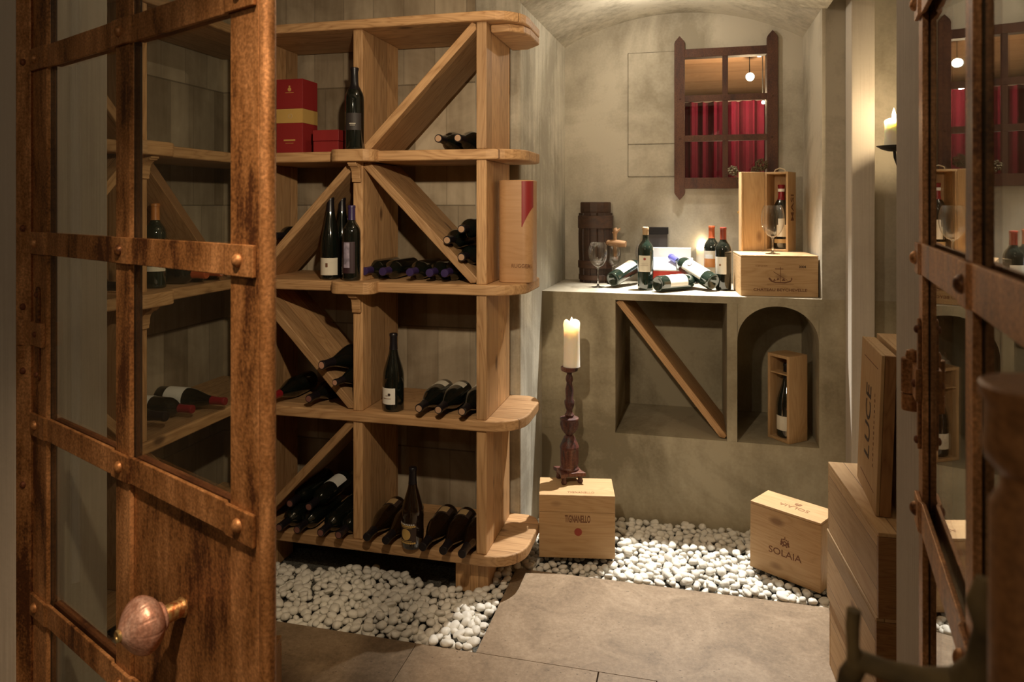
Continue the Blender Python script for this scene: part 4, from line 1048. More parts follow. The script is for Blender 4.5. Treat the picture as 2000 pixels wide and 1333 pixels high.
# ================================================================== CRATES
def crate(label, origin, rotz, w_, d_, h_, mat='crate', lid=0.012, name='wine_crate', endmat=None, group=None, lidz=None, bev=0.0018):
    """closed wooden case; origin = front left bottom corner, x to the right, y to the back"""
    t = thing(name, label, 'crate', (origin[0], origin[1], origin[2]), rotz, group=group)
    th = 0.010; zt = h_ - lid
    def part(nm, x0, x1, y0, y1, z0, z1, mt=None, up=False):
        bm = bmesh.new(); cx_, cy_, cz_ = (x0 + x1) / 2, (y0 + y1) / 2, (z0 + z1) / 2
        a, b_, c = (x1 - x0) / 2, (y1 - y0) / 2, (z1 - z0) / 2
        # grain runs along the longest side, plank width along the middle one
        dims = sorted(((a, 0), (b_, 1), (c, 2)), reverse=True); E = (Vector((1, 0, 0)), Vector((0, 1, 0)), Vector((0, 0, 1)))
        ex, ey = E[dims[0][1]], E[dims[1][1]]; ez = ex.cross(ey)
        box(bm, -dims[0][0], dims[0][0], -dims[1][0], dims[1][0], -dims[2][0], dims[2][0])
        return obj(nm, bm, M[mt or mat], t, mtx=axes((cx_, cy_, cz_), ex, ey, ez), bevel=bev)
    part('front_panel', 0, w_, 0, th, 0, zt); part('back_panel', 0, w_, d_ - th, d_, 0, zt)
    part('side_panel', 0, th, th + .0003, d_ - th - .0003, 0, zt, endmat); part('side_panel', w_ - th, w_, th + .0003, d_ - th - .0003, 0, zt, endmat)
    part('base_panel', th, w_ - th, th, d_ - th, 0.001, 0.009)
    part('lid', 0.0, w_, 0.0, d_, zt + 0.0008, h_)
    return t, part
def fm(x, z, off=0.0004): return axes((x, -off, z), (1, 0, 0), (0, 0, 1), (0, -1, 0))
def tm(x, y, z, flip=False): return axes((x, y, z + 0.0004), (-1, 0, 0) if flip else (1, 0, 0), (0, -1, 0) if flip else (0, 1, 0), (0, 0, 1))

# case with candlestick
t, part = crate('pale pine case branded TIGNANELLO, standing on the pebbles under the tall candlestick', (-0.598, 2.842, 0.022), R(10.5), 0.306, 0.185, 0.254, lid=0.070)
text('printed_name', 'TIGNANELLO', 0.040, M['brand'], t, fm(0.156, 0.157), 0.42, bold=0.0009)
bm = bmesh.new(); lathe(bm, [(0.0155, 0), (0.0155, 0.0007), (0, 0.0008)], 28, fm(0.158, 0.106, 0)); obj('round_emblem', bm, M['ink_red'], t)
text('printed_name', 'TIGNANELLO', 0.020, M['brand_soft'], t, tm(0.17, 0.030, 0.254), 0.9)
# tilted case on the right
t, part = crate('pine case branded SOLAIA with a crown crest, standing turned on the pebbles', (0.226, 2.994, 0.012), R(-31.8), 0.279, 0.150, 0.262, lid=0.010)
t.rotation_euler = (0, R(0.5), R(-31.8))
text('printed_name', 'SOLAIA', 0.036, M['brand'], t, fm(0.142, 0.098), 1.08, bold=0.0002)
def crest(parent, mt, s, mat):
    bm = bmesh.new()
    def D(x, y, r, sq=1.0): lathe(bm, [(r * s, 0), (r * s, 0.0006), (0, 0.0007)], 12, mt @ Matrix.Translation((x * s, y * s, 0)) @ Matrix.Diagonal((1, sq, 1, 1)))
    for x in (-1.0, -0.5, 0, 0.5, 1.0): D(x, 1.15 - 0.25 * abs(x), 0.22)
    D(0, 1.65, 0.2, 1.2); D(0, -0.1, 0.72, 1.1)
    for sx in (-1, 1): D(sx * 1.0, 0.1, 0.38, 1.5); D(sx * 1.2, -0.6, 0.30); D(sx * .6, -0.95, 0.26)
    o = obj('crest', bm, mat, parent)
    bm = bmesh.new(); lathe(bm, [(0.30 * s, 0), (0.30 * s, 0.0010), (0, 0.0011)], 12, mt); obj('crest_field', bm, M['crate'], parent)
crest(t, fm(0.142, 0.140, 0), 0.0125, M['brand'])
text('printed_name', 'SOLAIA', 0.034, M['brand_soft'], t, tm(0.150, 0.062, 0.262, True), 1.05)
crest(t, axes((0.150, 0.098, 0.2622), (-1, 0, 0), (0, -1, 0), (0, 0, 1)), 0.009, M['brand_soft'])
# stack at the right
z = 0.0; SW = 0.50
for k, lab in enumerate(('long pine case at the bottom of the stack by the right wall', 'long pine case in the middle of the stack by the right wall', 'long pine case on top of the stack by the right wall, under the LUCE case')):
    ox, oy, rz = 0.448, 1.936, R(3.4)
    t, part = crate(lab, (ox + (0.004, -0.003, 0.0)[k], oy + (0.0, 0.006, 0.0)[k], z + 0.0005 * k), rz, 0.33, SW, 0.2125, mat='crate_planks', lid=0.011, group=None, endmat='crate_planks')
    for ch in t.children:
        if ch.name.startswith('front_panel') and k != 0: ch.data.materials[0] = M['crate_dark']  # shade of the ends turned from the light, put into the colour
    z += 0.213
zs_ = z + 0.001
# LUCE lid/case leaning on the open box behind it
nP, fP = Vector((0.464, 2.033, 0)), Vector((0.479, 2.325, 0))
dv = (fP - nP).normalized(); lw = 0.288; lh = 0.418; lt = 0.036
up_ = Vector((0.035, 0.0, 0.9994)).normalized(); nrm = dv.cross(up_).normalized()     # looks towards +X
m = axes((nP.x, nP.y, zs_), dv, up_, -nrm) if False else axes((nP.x, nP.y, zs_ + 0.0013), nrm, dv, up_)
t = thing('wine_crate', 'upright flat pine case branded LUCE leaning on top of the crate stack', 'crate', mtx=m)
def slab(nm, x0, x1, y0, y1, z0, z1, mt):
    bm = bmesh.new(); cx_, cy_, cz_ = (x0 + x1) / 2, (y0 + y1) / 2, (z0 + z1) / 2
    box(bm, -(z1 - z0) / 2, (z1 - z0) / 2, -(y1 - y0) / 2, (y1 - y0) / 2, -(x1 - x0) / 2, (x1 - x0) / 2)
    return obj(nm, bm, M[mt], t, mtx=axes((cx_, cy_, cz_), (0, 0, 1), (0, 1, 0), (-1, 0, 0)), bevel=0.0015)
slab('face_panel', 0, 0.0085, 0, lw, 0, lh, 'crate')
slab('side_panel', 0.009, lt, 0.0, 0.010, 0, lh, 'crate_dark'); slab('side_panel', 0.009, lt, lw - 0.010, lw, 0, lh, 'crate')  # near side panel in the darker wood, its shade painted in
slab('top_panel', 0.009, lt, 0.0105, lw - 0.0105, lh - 0.010, lh, 'crate'); slab('bottom_panel', 0.009, lt, 0.0105, lw - 0.0105, 0, 0.010, 'crate')
side = lambda y, z: axes((-0.0004, y, z), (0, 0, 1), (0, 1, 0), (-1, 0, 0))
# writing runs upwards, read from the left
sm = lambda y, z: axes((-0.0004, y, z), (0, 0, 1), Vector((-1, 0, 0)).cross(Vector((0, 0, 1))), (-1, 0, 0))
text('printed_name', 'LUCE', 0.098, M['ink'], t, sm(0.150, 0.205), 0.88, bold=0.0004)
bm = bmesh.new()
for k in range(14): box(bm, -0.0005, 0, 0.062 + 0.004 * (k % 2), 0.070, 0.105 + k * 0.0145, 0.105 + k * 0.0145 + 0.008)
obj('small_print', bm, M['brand'], t)
for z_ in (0.045, 0.373):
    bm = bmesh.new(); box(bm, -0.0006, 0, 0.04, 0.235, z_, z_ + 0.002); obj('groove_line', bm, M['brand'], t)
# open box behind the LUCE case
t = thing('wine_crate', 'open upright pine box behind the LUCE case on the stack', 'crate', (0.524, 2.05, zs_), R(-2.94))
for nm, q in (('side_panel', (0, 0.010, 0, 0.30, 0, 0.425)), ('side_panel', (0.17, 0.18, 0, 0.30, 0, 0.425)), ('back_panel', (0.0105, 0.1695, 0.29, 0.30, 0, 0.425)), ('bottom_panel', (0.0105, 0.1695, 0, 0.2895, 0, 0.010)), ('top_panel', (0.0105, 0.1695, 0, 0.2895, 0.415, 0.425))):
    bm = bmesh.new(); x0_, x1_, y0_, y1_, z0_, z1_ = q
    a, b_, c = (x1_ - x0_) / 2, (y1_ - y0_) / 2, (z1_ - z0_) / 2
    if nm in ('side_panel',): box(bm, -c, c, -b_, b_, -a, a); mt = axes(((x0_ + x1_) / 2, (y0_ + y1_) / 2, (z0_ + z1_) / 2), (0, 0, 1), (0, 1, 0), (-1, 0, 0))
    elif nm == 'back_panel': box(bm, -c, c, -a, a, -b_, b_); mt = axes(((x0_ + x1_) / 2, (y0_ + y1_) / 2, (z0_ + z1_) / 2), (0, 0, 1), (1, 0, 0), (0, 1, 0))
    else: box(bm, -b_, b_, -a, a, -c, c); mt = axes(((x0_ + x1_) / 2, (y0_ + y1_) / 2, (z0_ + z1_) / 2), (0, 1, 0), (-1, 0, 0), (0, 0, 1))
    obj(nm, bm, M['crate'], t, mtx=mt, bevel=0.001)
# dark case just behind the left leaf
crate('dark brown wooden case on the floor, its corner showing beside the open left leaf', (-1.285, 1.60, 0.001), R(18), 0.215, 0.16, 0.225, mat='crate_dark', lid=0.02)

# Beychevelle case on the counter
ZK = ZC + 0.0008
bo = (0.216, 3.370)
rB = R(4.0)
t, part = crate('wooden case branded CHATEAU BEYCHEVELLE 2004 with a ship, standing on the counter', (bo[0], bo[1], ZK), rB, 0.329, 0.27, 0.183, lid=0.009)
text('printed_name', 'CHATEAU BEYCHEVELLE', 0.0175, M['brand'], t, fm(0.168, 0.029), 1.18, bold=0.0003)
text('printed_name', '2004', 0.0150, M['ink'], t, fm(0.262, 0.133), 1.0, bold=0.0003)
text('printed_name', '12 BTLS 0,75', 0.0115, M['brand_soft'], t, fm(0.088, 0.135), 0.85)
bm = bmesh.new()
hull = [(-0.046, 0.012), (-0.038, 0.004), (-0.02, -0.002), (0.02, -0.003), (0.044, 0.004), (0.052, 0.016), (0.048, 0.024), (0.0455, 0.018), (0.046, 0.012), (0.04, 0.008), (0.02, 0.003), (-0.02, 0.003), (-0.034, 0.009), (-0.040, 0.018), (-0.046, 0.022), (-0.050, 0.018)]
S_ = lambda pts, ox=0.168, oz=0.062: prism(bm, [(x + ox, z_ + oz) for x, z_ in pts], -0.0006, 0.0, 'XZ')
S_(hull); S_([(0.0, 0.003), (0.002, 0.003), (0.002, 0.070), (0.0, 0.070)]); S_([(-0.03, 0.048), (0.030, 0.010), (0.031, 0.012), (-0.029, 0.050)])
S_([(-0.022, 0.060), (0.014, 0.060), (0.014, 0.0625), (-0.022, 0.0625)]); S_([(-0.030, 0.008), (-0.024, 0.018), (-0.018, 0.008)]); S_([(0.006, 0.008), (0.014, 0.020), (0.024, 0.008)])
S_([(-0.016, 0.010), (-0.010, 0.022), (-0.002, 0.014)]); S_([(-0.055, -0.008), (0.058, -0.006), (0.058, -0.0045), (-0.055, -0.0065)])
obj('ship_mark', bm, M['brand'], t)
bm = bmesh.new()     # dark slit beside the case: a black panel leaning behind its right end
box(bm, 0, 0.006, 0, 0.20, 0, 0.150)
tag(obj('dark_panel', bm, M['greycard_lid'], loc=(0.549 - 0.004, 3.405, ZK), rot=(0, 0, R(4.0))), 'narrow dark panel wedged between the ship-branded case and the niche wall', 'panel') if False else bm.free()
ZB = ZK + 0.183 + 0.0008
# MASI box, door open
mo = (0.449, 3.647)
t = thing('wine_box', 'upright open wooden bottle box lettered MASI, with its door swung aside', 'wine box', (mo[0], mo[1], ZB), R(-25.4))
BW, BD, BH, bt = 0.112, 0.115, 0.384, 0.010       # box runs from x=-BW..0, y=0..BD
def pan(parent, nm, x0, x1, y0, y1, z0, z1, mt='crate'):
    a, b_, c = (x1 - x0) / 2, (y1 - y0) / 2, (z1 - z0) / 2
    dims = sorted(((a, 0), (b_, 1), (c, 2)), reverse=True); E = (Vector((1, 0, 0)), Vector((0, 1, 0)), Vector((0, 0, 1)))
    ex, ey = E[dims[0][1]], E[dims[1][1]]; ez = ex.cross(ey); bm = bmesh.new()
    box(bm, -dims[0][0], dims[0][0], -dims[1][0], dims[1][0], -dims[2][0], dims[2][0])
    return obj(nm, bm, M[mt], parent, mtx=axes(((x0 + x1) / 2, (y0 + y1) / 2, (z0 + z1) / 2), ex, ey, ez), bevel=0.0012)
pan(t, 'side_panel', -BW, -BW + bt, 0, BD, 0, BH); pan(t, 'side_panel', -bt, 0, 0, BD, 0, BH)
pan(t, 'back_panel', -BW + bt, -bt, BD - bt, BD, 0, BH); pan(t, 'base_panel', -BW + bt, -bt, 0, BD - bt, 0, bt); pan(t, 'top_panel', -BW + bt, -bt, 0, BD - bt, BH - bt, BH)
text('printed_name', 'MASI', 0.060, M['brand'], t, axes((0.0004, BD * 0.55, BH * 0.55), (0, 0, 1), (0, -1, 0), (1, 0, 0)), 1.05, bold=0.0003)
# door: hinged on the front left edge
dl = Matrix.Rotation(R(25.4), 3, 'Z') @ Vector((-0.112, -0.036, 0)); dn = Vector((-dl.y, dl.x, 0)).normalized(); dlu = dl.normalized()
dr = bpy.data.objects.new('door', None)
link(dr, t, mtx=axes((-BW - 0.002, -0.001, 0), dlu, -dlu.cross(Vector((0, 0, 1))), (0, 0, 1)))
dr.empty_display_size = .02
for q in ((0.0, 0.112, -0.006, 0.006, 0, BH), ):
    pan(dr, 'door_panel', *q)
for q in ((0.112, 0.121, -0.018, 0.018, 0, BH),):
    pan(dr, 'door_rim', *q)
bm = bmesh.new(); lathe(bm, [(0.009, 0), (0.009, 0.002), (0.006, 0.003), (0.004, 0.007), (0, 0.008)], 16, axes((0.1165, -0.0185, BH * 0.49), (1, 0, 0), (0, 0, 1), (0, -1, 0)))
obj('latch', bm, M['gold'], dr, smooth=True)
bm = bmesh.new(); tube(bm, [(-BW + 0.028, BD * .45, BH - 0.002), (-BW + 0.034, BD * .45, BH + 0.012), (-BW / 2, BD * .45, BH + 0.020), (-0.034, BD * .45, BH + 0.012), (-0.028, BD * .45, BH - 0.002)], 0.0032, 8)
obj('cord_handle', bm, M['twine'], t, smooth=True)
rotM = Matrix.Rotation(R(-25.4), 3, 'Z')
pc = Vector((mo[0], mo[1], 0)) + rotM @ Vector((-0.052, 0.060, 0))
bottle('dark bottle with a round cream label standing inside the MASI box', (pc.x, pc.y, ZB + bt + 0.001), kind='slim', cap='cap_red', tip='cap_black', face=(-0.1, -1, 0), scale=0.98, caplen=0.075,
       lab=[(0.028, 0.048, 1.1, 'paper_tan'), (0.060, 0.118, 0.62, 'paper'), (0.112, 0.150, 0.42, 'paper', 0.0004), (0.284, 0.298, 3.1, 'paper_white', 0.0018)])
# dried flower heads behind the box
t = thing('dried_flowers', 'dried brown flower heads rising behind the open MASI box door', 'dried flowers', (0.345, 3.79, ZB))
random.seed(3)
def head(c, r):
    bm = bmesh.new()
    for _ in range(150):
        a = Vector((random.gauss(0, 1), random.gauss(0, 1), random.gauss(0, 1))).normalized(); q = c + a * r * random.uniform(0.72, 1.0) ; s = r * random.uniform(0.12, 0.2)
        bmesh.ops.create_icosphere(bm, subdivisions=1, radius=s, matrix=Matrix.Translation(q) @ Euler((random.random() * 3, random.random() * 3, 0)).to_matrix().to_4x4() @ Matrix.Diagonal((1, 1, 0.5, 1)))
    obj('flower_head', bm, M['dried'], t)
for px, py, r in ((1487, 322, 0.030), (1475, 333, 0.022), (1432, 334, 0.026)):
    q = W(px, py, Y=3.79); c = q - Vector((0.345, 3.79, ZB)); head(c, r)
    bm = bmesh.new(); tube(bm, [(0.0, 0.0, 0.0), (c.x * 0.4, 0.01, c.z * 0.5), (c.x, c.y, c.z)], 0.0022, 6); obj('stem', bm, M['dried'], t)

# wine box with bottle in the arched hole
zf = HZ0 + 0.001
pA, pBk = W(1493, 851, Z=zf), W(1541, 869, Z=zf)
v1 = (pBk - pA); v1.z = 0; v1n = v1.normalized()
t = thing('wine_box', 'open pine bottle box standing in the arched hole of the counter', 'wine box', mtx=axes((pBk.x, pBk.y, zf), v1n, Vector((-v1n.y, v1n.x, 0)), (0, 0, 1)))
bw, bd, bh, bt2 = 0.122, 0.115, 0.385, 0.013
pan(t, 'side_panel', -bw, -bw + bt2, 0, bd, 0, bh); pan(t, 'side_panel', -bt2, 0, 0, bd, 0, bh); pan(t, 'back_panel', -bw + bt2, -bt2, bd - 0.008, bd, 0, bh)
pan(t, 'top_panel', -bw + bt2, -bt2, 0, bd - 0.009, bh - bt2, bh); pan(t, 'base_panel', -bw + bt2, -bt2, 0, bd - 0.009, 0, bt2)
bm = bmesh.new()       # neck board with a hole cut at its back edge
box(bm, -bw + bt2 + .0005, -bw / 2 - 0.019, 0.004, bd - 0.010, 0.298, 0.304); box(bm, -bw / 2 + 0.019, -bt2 - .0005, 0.004, bd - 0.010, 0.298, 0.304); box(bm, -bw / 2 - 0.019, -bw / 2 + 0.019, 0.004, bd * .5 - 0.019, 0.298, 0.304)
obj('neck_board', bm, M['crate'], t)
mw = t.matrix_basis if True else None
q = Matrix(axes((pBk.x, pBk.y, zf), v1n, Vector((-v1n.y, v1n.x, 0)), (0, 0, 1))) @ Vector((-bw / 2 + 0.002, bd / 2 - 0.004, bt2 + 0.001))
bottle('dark burgundy bottle with a cream label inside the pine box in the arched hole', q, kind='burgundy', cap='cap_black', face=(-0.25, -1, 0), scale=1.1, lab=[(0.030, 0.088, 1.1, 'paper'), ('disc', 0.120, 0.006, 'ink_red', 0.2, 0.001)])
# slanting board in the square hole
t = thing('shelf_board', 'slanting larch board leaning corner to corner in the square hole of the counter', 'board', ((HX0 + HX1) / 2, YC + 0.19, (HZ0 + HZ1) / 2))
diag(t, ((HX0 + HX1) / 2, YC + 0.19), (HX0 + 0.004 - 0 * HX0, 0), (HX1 - 0.004, 0), 0, 1) if False else None
av, bv = Vector((HX0 + 0.010, 0, HZ1 - 0.003)), Vector((HX1 - 0.008, 0, HZ0 + 0.003)); cc = Vector(((HX0 + HX1) / 2, 0, (HZ0 + HZ1) / 2))
xx = (bv - av); ln = xx.length; xx.normalize(); yy = Vector((0, 1, 0)); zz = xx.cross(yy)
bm = bmesh.new(); prism(bm, [(-ln / 2 + 0.004, -0.015), (-ln / 2 + 0.001, 0.0), (-ln / 2 + 0.018, 0.015), (ln / 2 - 0.004, 0.015), (ln / 2 - 0.001, 0), (ln / 2 - 0.018, -0.015)], -0.165, 0.165, 'XZ')
obj('plank', bm, M['rack_plain'], t, mtx=axes((av + bv) / 2 - cc, xx, yy, zz), bevel=0.003)

# ================================================================== THINGS ON THE COUNTER
# old wooden keg with a tap
kc = W(1159.5, 553, Z=ZK); kc = Vector((kc.x, kc.y + 0.075, ZK))
t = thing('wooden_keg', 'tall dark wooden keg with a tap at the left end of the counter', 'keg', kc)
k_ = kc.y * 0.970 - kc.x * 0.2426; k_ = k_ / 1400.0
def kr(px): return px * k_ * 0.98
def stave(a, z): q = (a * 14 / (2 * math.pi)) % 1.0; return -0.05 * math.exp(-(min(q, 1 - q) / 0.05) ** 2)
kz = lambda py: (400 - py) * k_ + CAM_H - ZK
bm = bmesh.new(); lathe(bm, [(0, 0), (kr(31.5), 0), (kr(32), 0.02), (kr(32.5), 0.10), (kr(34), 0.20), (kr(34), 0.27), (kr(32.5), kz(440)), (kr(33.5), kz(418)), (kr(33), kz(416)), (0, kz(416))], 112, flute=stave)
obj('barrel', bm, M['oldwood'], t, smooth=True, angle=30)
for za, zb, ra in ((kz(446), kz(421), 34.5), (kz(523), kz(508), 34.2), (0.012, 0.04, 33)):
    bm = bmesh.new(); lathe(bm, [(kr(ra - 1.2), za), (kr(ra + .5), za + 0.002), (kr(ra + .5), zb - 0.002), (kr(ra - 1.2), zb)], 56); obj('hoop', bm, M['oldwood_band'], t, smooth=True, angle=30)
bm = bmesh.new(); lathe(bm, [(0, kz(416)), (kr(30), kz(416)), (kr(30.5), kz(413)), (kr(30.5), kz(397)), (kr(29.5), kz(395)), (0, kz(395))], 14); obj('lid', bm, M['oldwood_band'], t)
tp = Vector((W(1186, Y=kc.y - 0.05).x - kc.x, -0.05, kz(473)))
bm = bmesh.new(); tube(bm, [tp + Vector((-0.04, 0.02, 0.004)), tp, tp + Vector((0.055, -0.012, -0.003)), tp + Vector((0.098, -0.02, -0.006))], [0.014, 0.015, 0.019, 0.017], 14)
sp = obj('tap', bm, M['spigot'], t, smooth=True)
bm = bmesh.new(); hx_ = tp + Vector((0.042, -0.01, 0)); tube(bm, [hx_ + Vector((0, 0, -0.085)), hx_ + Vector((0, 0, 0.0)), hx_ + Vector((0, 0, 0.03)), hx_ + Vector((0.0, 0, 0.05)), hx_ + Vector((0.004, 0, 0.062)), hx_ + Vector((0.0, 0, 0.078))], [0.009, 0.011, 0.009, 0.012, 0.015, 0.008], 12)
tube(bm, [hx_ + Vector((0.006, 0, 0.062)), hx_ + Vector((0.022, -0.003, 0.068)), hx_ + Vector((0.026, -0.003, 0.078))], [0.009, 0.006, 0.003], 8)
tube(bm, [hx_ + Vector((-0.004, 0, 0.055)), hx_ + Vector((-0.014, -0.003, 0.052))], [0.006, 0.004], 8)
obj('tap_handle', bm, M['spigot'], sp, smooth=True)

def glass(label, base, h, r, rb=0.033, bowl=0.56):
    t = thing('wine_glass', label, 'wine glass', base, group='wine glasses')
    st = h * (1 - bowl); hb = h - st
    bm = bmesh.new()
    th = 0.0009
    A1 = R(132); outer = [(0.004, st)] + [(r * math.sin(A1 * (k + 1) / 16), st + hb * (1 - math.cos(A1 * (k + 1) / 16)) / (1 - math.cos(A1))) for k in range(16)]
    inner = [(max(0.0, a - th), b_) for a, b_ in outer[1:]][::-1] + [(0, st + hb * 0.05)]
    lathe(bm, outer + inner, 36); obj('bowl', bm, M['crystal'], t, smooth=True, angle=60)
    bm = bmesh.new(); lathe(bm, [(0, 0), (rb, 0), (rb, 0.0012), (rb * 0.5, 0.003), (0.006, 0.007), (0.0036, 0.02), (0.0032, st * 0.5), (0.0038, st - 0.006), (0.009, st + 0.001), (0, st + 0.002)], 32)
    obj('stem', bm, M['wine_glass'], t, smooth=True, angle=60)
    return t
M['wine_glass'] = bpy.data.materials['wine_glass']
g1 = W(1168, 561, Z=ZK); glass('wine glass standing in front of the keg, left of the other', g1, 0.222, 0.047)
g2 = W(1198, 554.5, Z=ZK); glass('wine glass standing beside the keg, behind the first glass', g2, 0.205, 0.040)
g3 = W(1509, 496, Z=ZB); glass('large wine glass standing on the ship-branded case in front of the MASI box', g3, 0.222, 0.052, bowl=0.66)
g4_ = W(1258, 556, Z=ZK); glass('wine glass mostly hidden behind the upright bottle, beside the white box', Vector((g4_.x - 0.000, g4_.y + 0.02, ZK)), 0.205, 0.046)

s1 = W(1261, 566, Z=ZK); bottle('upright counter bottle with a tan neck band and a square cream label', s1, kind='bordeaux', glass='bottle_green', cap='cap_tan', tip='whitecard', caplen=0.036, face=(-0.12, -1, 0),
   lab=[(0.088, 0.166, 0.80, 'paper'), ('disc', 0.150, 0.0062, 'ink_red', 0.06, 0.001), (0.127, 0.1275, 0.45, 'brand_soft', 0.0011, 'label_print'), (0.118, 0.119, 0.5, 'brand_soft', 0.0011, 'label_print')])
s2 = W(1390, 560, Z=ZK); bottle('upright counter bottle with an orange red capsule and a picture label', s2, kind='bordeaux', cap='cap_rust', caplen=0.060, face=(-0.4, -1, 0), scale=1.01,
   lab=[(0.030, 0.178, 1.0, 'paper'), (0.098, 0.140, 0.75, 'cap_orange', 0.0012, 'label_print'), (0.140, 0.160, 0.5, 'whitecard', 0.0012, 'label_print')])
s3 = W(1412.5, 566.5, Z=ZK); bottle('upright bottle with a brick red capsule and plain white label beside the wooden case', s3, kind='bordeaux', cap='cap_brick', tip='cap_red', caplen=0.058, face=(-0.45, -1, 0),
   lab=[(0.078, 0.160, 0.78, 'paper_white'), ('disc', 0.122, 0.005, 'brand_soft', 0.0, 0.001)])
# lying ones
b1 = W(1196, 547, Z=ZK + 0.0385)
bottle('bottle lying with its base forward and a white label, leaning up towards the upright bottle', b1, up=(0.34, 0.62, 0.20), face=(-0.35, -0.2, 1), kind='bordeaux', glass='bottle_green', cap='cap_black',
       lab=[(0.055, 0.180, 1.25, 'paper_white'), (0.145, 0.180, 0.7, 'tip', 0.0012, 'label_print')])
b2 = W(1284, 555, Z=ZK + 0.0385)
bottle('bottle with a broad white label lying flat along the counter edge', b2, up=(0.68, 0.73, 0.0), face=(0.3, -0.7, 1), kind='bordeaux', glass='bottle_green', cap='cap_black', lab=[(0.050, 0.165, 1.3, 'paper_white')])
b3 = W(1393, 552, Z=ZK + 0.041); tipb = WD(1322, 509, 3.62)
bottle('bottle with a blue capsule lying over its neighbour, its base towards the doorway', b3, up=(tipb - b3), face=(-0.1, -0.6, 1), scale=1.08, kind='bordeaux', glass='bottle_green', cap='cap_blue', caplen=0.055,
       lab=[(0.045, 0.172, 1.25, 'paper_white'), ('disc', 0.140, 0.012, 'ink', -0.25, 0.001), ('disc', 0.140, 0.008, 'paper_white', -0.25, 0.0016)])
# white and red presentation box, lid folded back
pL, pR = W(1264, 540, Y=3.67), W(1352, 540, Y=3.67)
t = thing('presentation_box', 'open red and white presentation box behind the lying bottles', 'presentation box', ((pL.x + pR.x) / 2, 3.67, ZK))
hw3 = (pR.x - pL.x) / 2; zt = W(1300, 527, Y=3.67).z - ZK
bm = bmesh.new(); box(bm, -hw3, hw3, 0, 0.12, 0, zt * 0.99 - 0.006); obj('tray', bm, M['redbox_bright'], t, bevel=0.001)
zt2 = W(1300, 503, Y=3.79).z - ZK
bm = bmesh.new(); prism(bm, [(-0.004, zt - 0.006), (0.122, zt2 - 0.006), (0.122, zt2), (-0.004, zt)], -hw3 - 0.003, hw3 + 0.003, 'YZ'); obj('white_flap', bm, M['whitecard'], t)
bm = bmesh.new(); prism(bm, [(0.0, zt - 0.0065), (0.12, zt2 - 0.008), (0.12, zt * 0.99 - 0.0055), (0, zt * .99 - 0.0055)], -hw3 + 0.002, hw3 - 0.002, 'YZ'); obj('inner_fold', bm, M['whitecard'], t)
zl = W(1300, 484, Y=3.80).z - ZK
bm = bmesh.new(); box(bm, -hw3 - 0.006, hw3 - 0.006, 0.125, 0.150, 0.0, zl); obj('lid', bm, M['whitecard'], t, bevel=0.001)
# taupe box at the back
xa, xb = W(1256, Y=3.80).x, W(1303, Y=3.80).x
t = thing('bottle_box', 'dark taupe bottle box with a lid standing against the niche wall', 'bottle box', ((xa + xb) / 2, 3.865, ZK))
zt4 = W(1280, 444.5, Y=3.828).z - ZK; zl4 = W(1280, 458, Y=3.828).z - ZK; hb = (xb - xa) / 2
t.location.y = 3.862 
bm = bmesh.new(); box(bm, -hb, hb, -0.028, 0.026, 0, zl4); obj('carton', bm, M['greycard'], t, bevel=0.001)
bm = bmesh.new(); box(bm, -hb - 0.004, hb + 0.004, -0.032, 0.030, zl4 + 0.0005, zt4); obj('lid', bm, M['greycard_lid'], t, bevel=0.001)

# ------------------------------------------------------------------ candles
def flame(parent, z, h=0.045, r=0.0085):
    bm = bmesh.new(); prof = [(0, z)] + [(r * math.sin(math.pi * (k / 10)) ** 0.8 * (1.15 - 0.65 * k / 10), z + h * k / 10) for k in range(1, 10)] + [(0, z + h)]
    lathe(bm, prof, 16); return obj('flame', bm, M['flame'], parent, smooth=True)
def candle(label, base, r, h, rough_rim=0.0, group=None, fh=0.045):
    t = thing('candle', label, 'candle', base, group=group)
    bm = bmesh.new(); n = 32; random.seed(int(r * 1e5))
    pr = [(0, 0), (r * 1.05, 0), (r * 1.03, 0.004), (r, h * 0.3), (r * 0.97, h * 0.85), (r, h - 0.006), (r * 0.97, h - 0.001), (r * 0.88, h)]
    pr += [(r * 0.80, h - 0.006), (r * 0.6, h - 0.014 - 6 * rough_rim * 0.05), (r * 0.2, h - 0.017), (0, h - 0.017)]
    lathe(bm, pr, n)
    if rough_rim:
        for v in bm.verts:
            rr = math.hypot(v.co.x, v.co.y)
            if v.co.z > h - 0.0075 and rr > r * 0.78:
                a = math.atan2(v.co.y, v.co.x)
                v.co.z += rough_rim * (0.45 + 0.42 * math.sin(a * 2 - 0.5) + 0.13 * math.sin(a * 3 + 2.1)); v.co.x *= 1.03; v.co.y *= 1.03
    obj('wax', bm, M['wax'], t, smooth=True, angle=60)
    bm = bmesh.new(); tube(bm, [(0, 0, h - 0.018), (0.0005, 0, h - 0.006), (0.002, 0, h + 0.002)], 0.0011, 6); obj('wick', bm, M['wick'], t)
    flame(t, h - 0.006, fh)
    return t
def candlelight(p, e): lamp('candle_light', 'POINT', p, e, (1.0, 0.76, 0.46), 0.008)
# candle on the counter
c1 = W(1371.5, 552.5, Z=ZK); c1 = Vector((c1.x, c1.y, ZK)); hC = W(1372, 484, Y=c1.y).z - ZK
candle('lit white pillar candle on the counter behind the two upright bottles', c1, 0.031, hC, fh=0.04)
candlelight(c1 + Vector((0, 0, hC + 0.020)), 1.1)
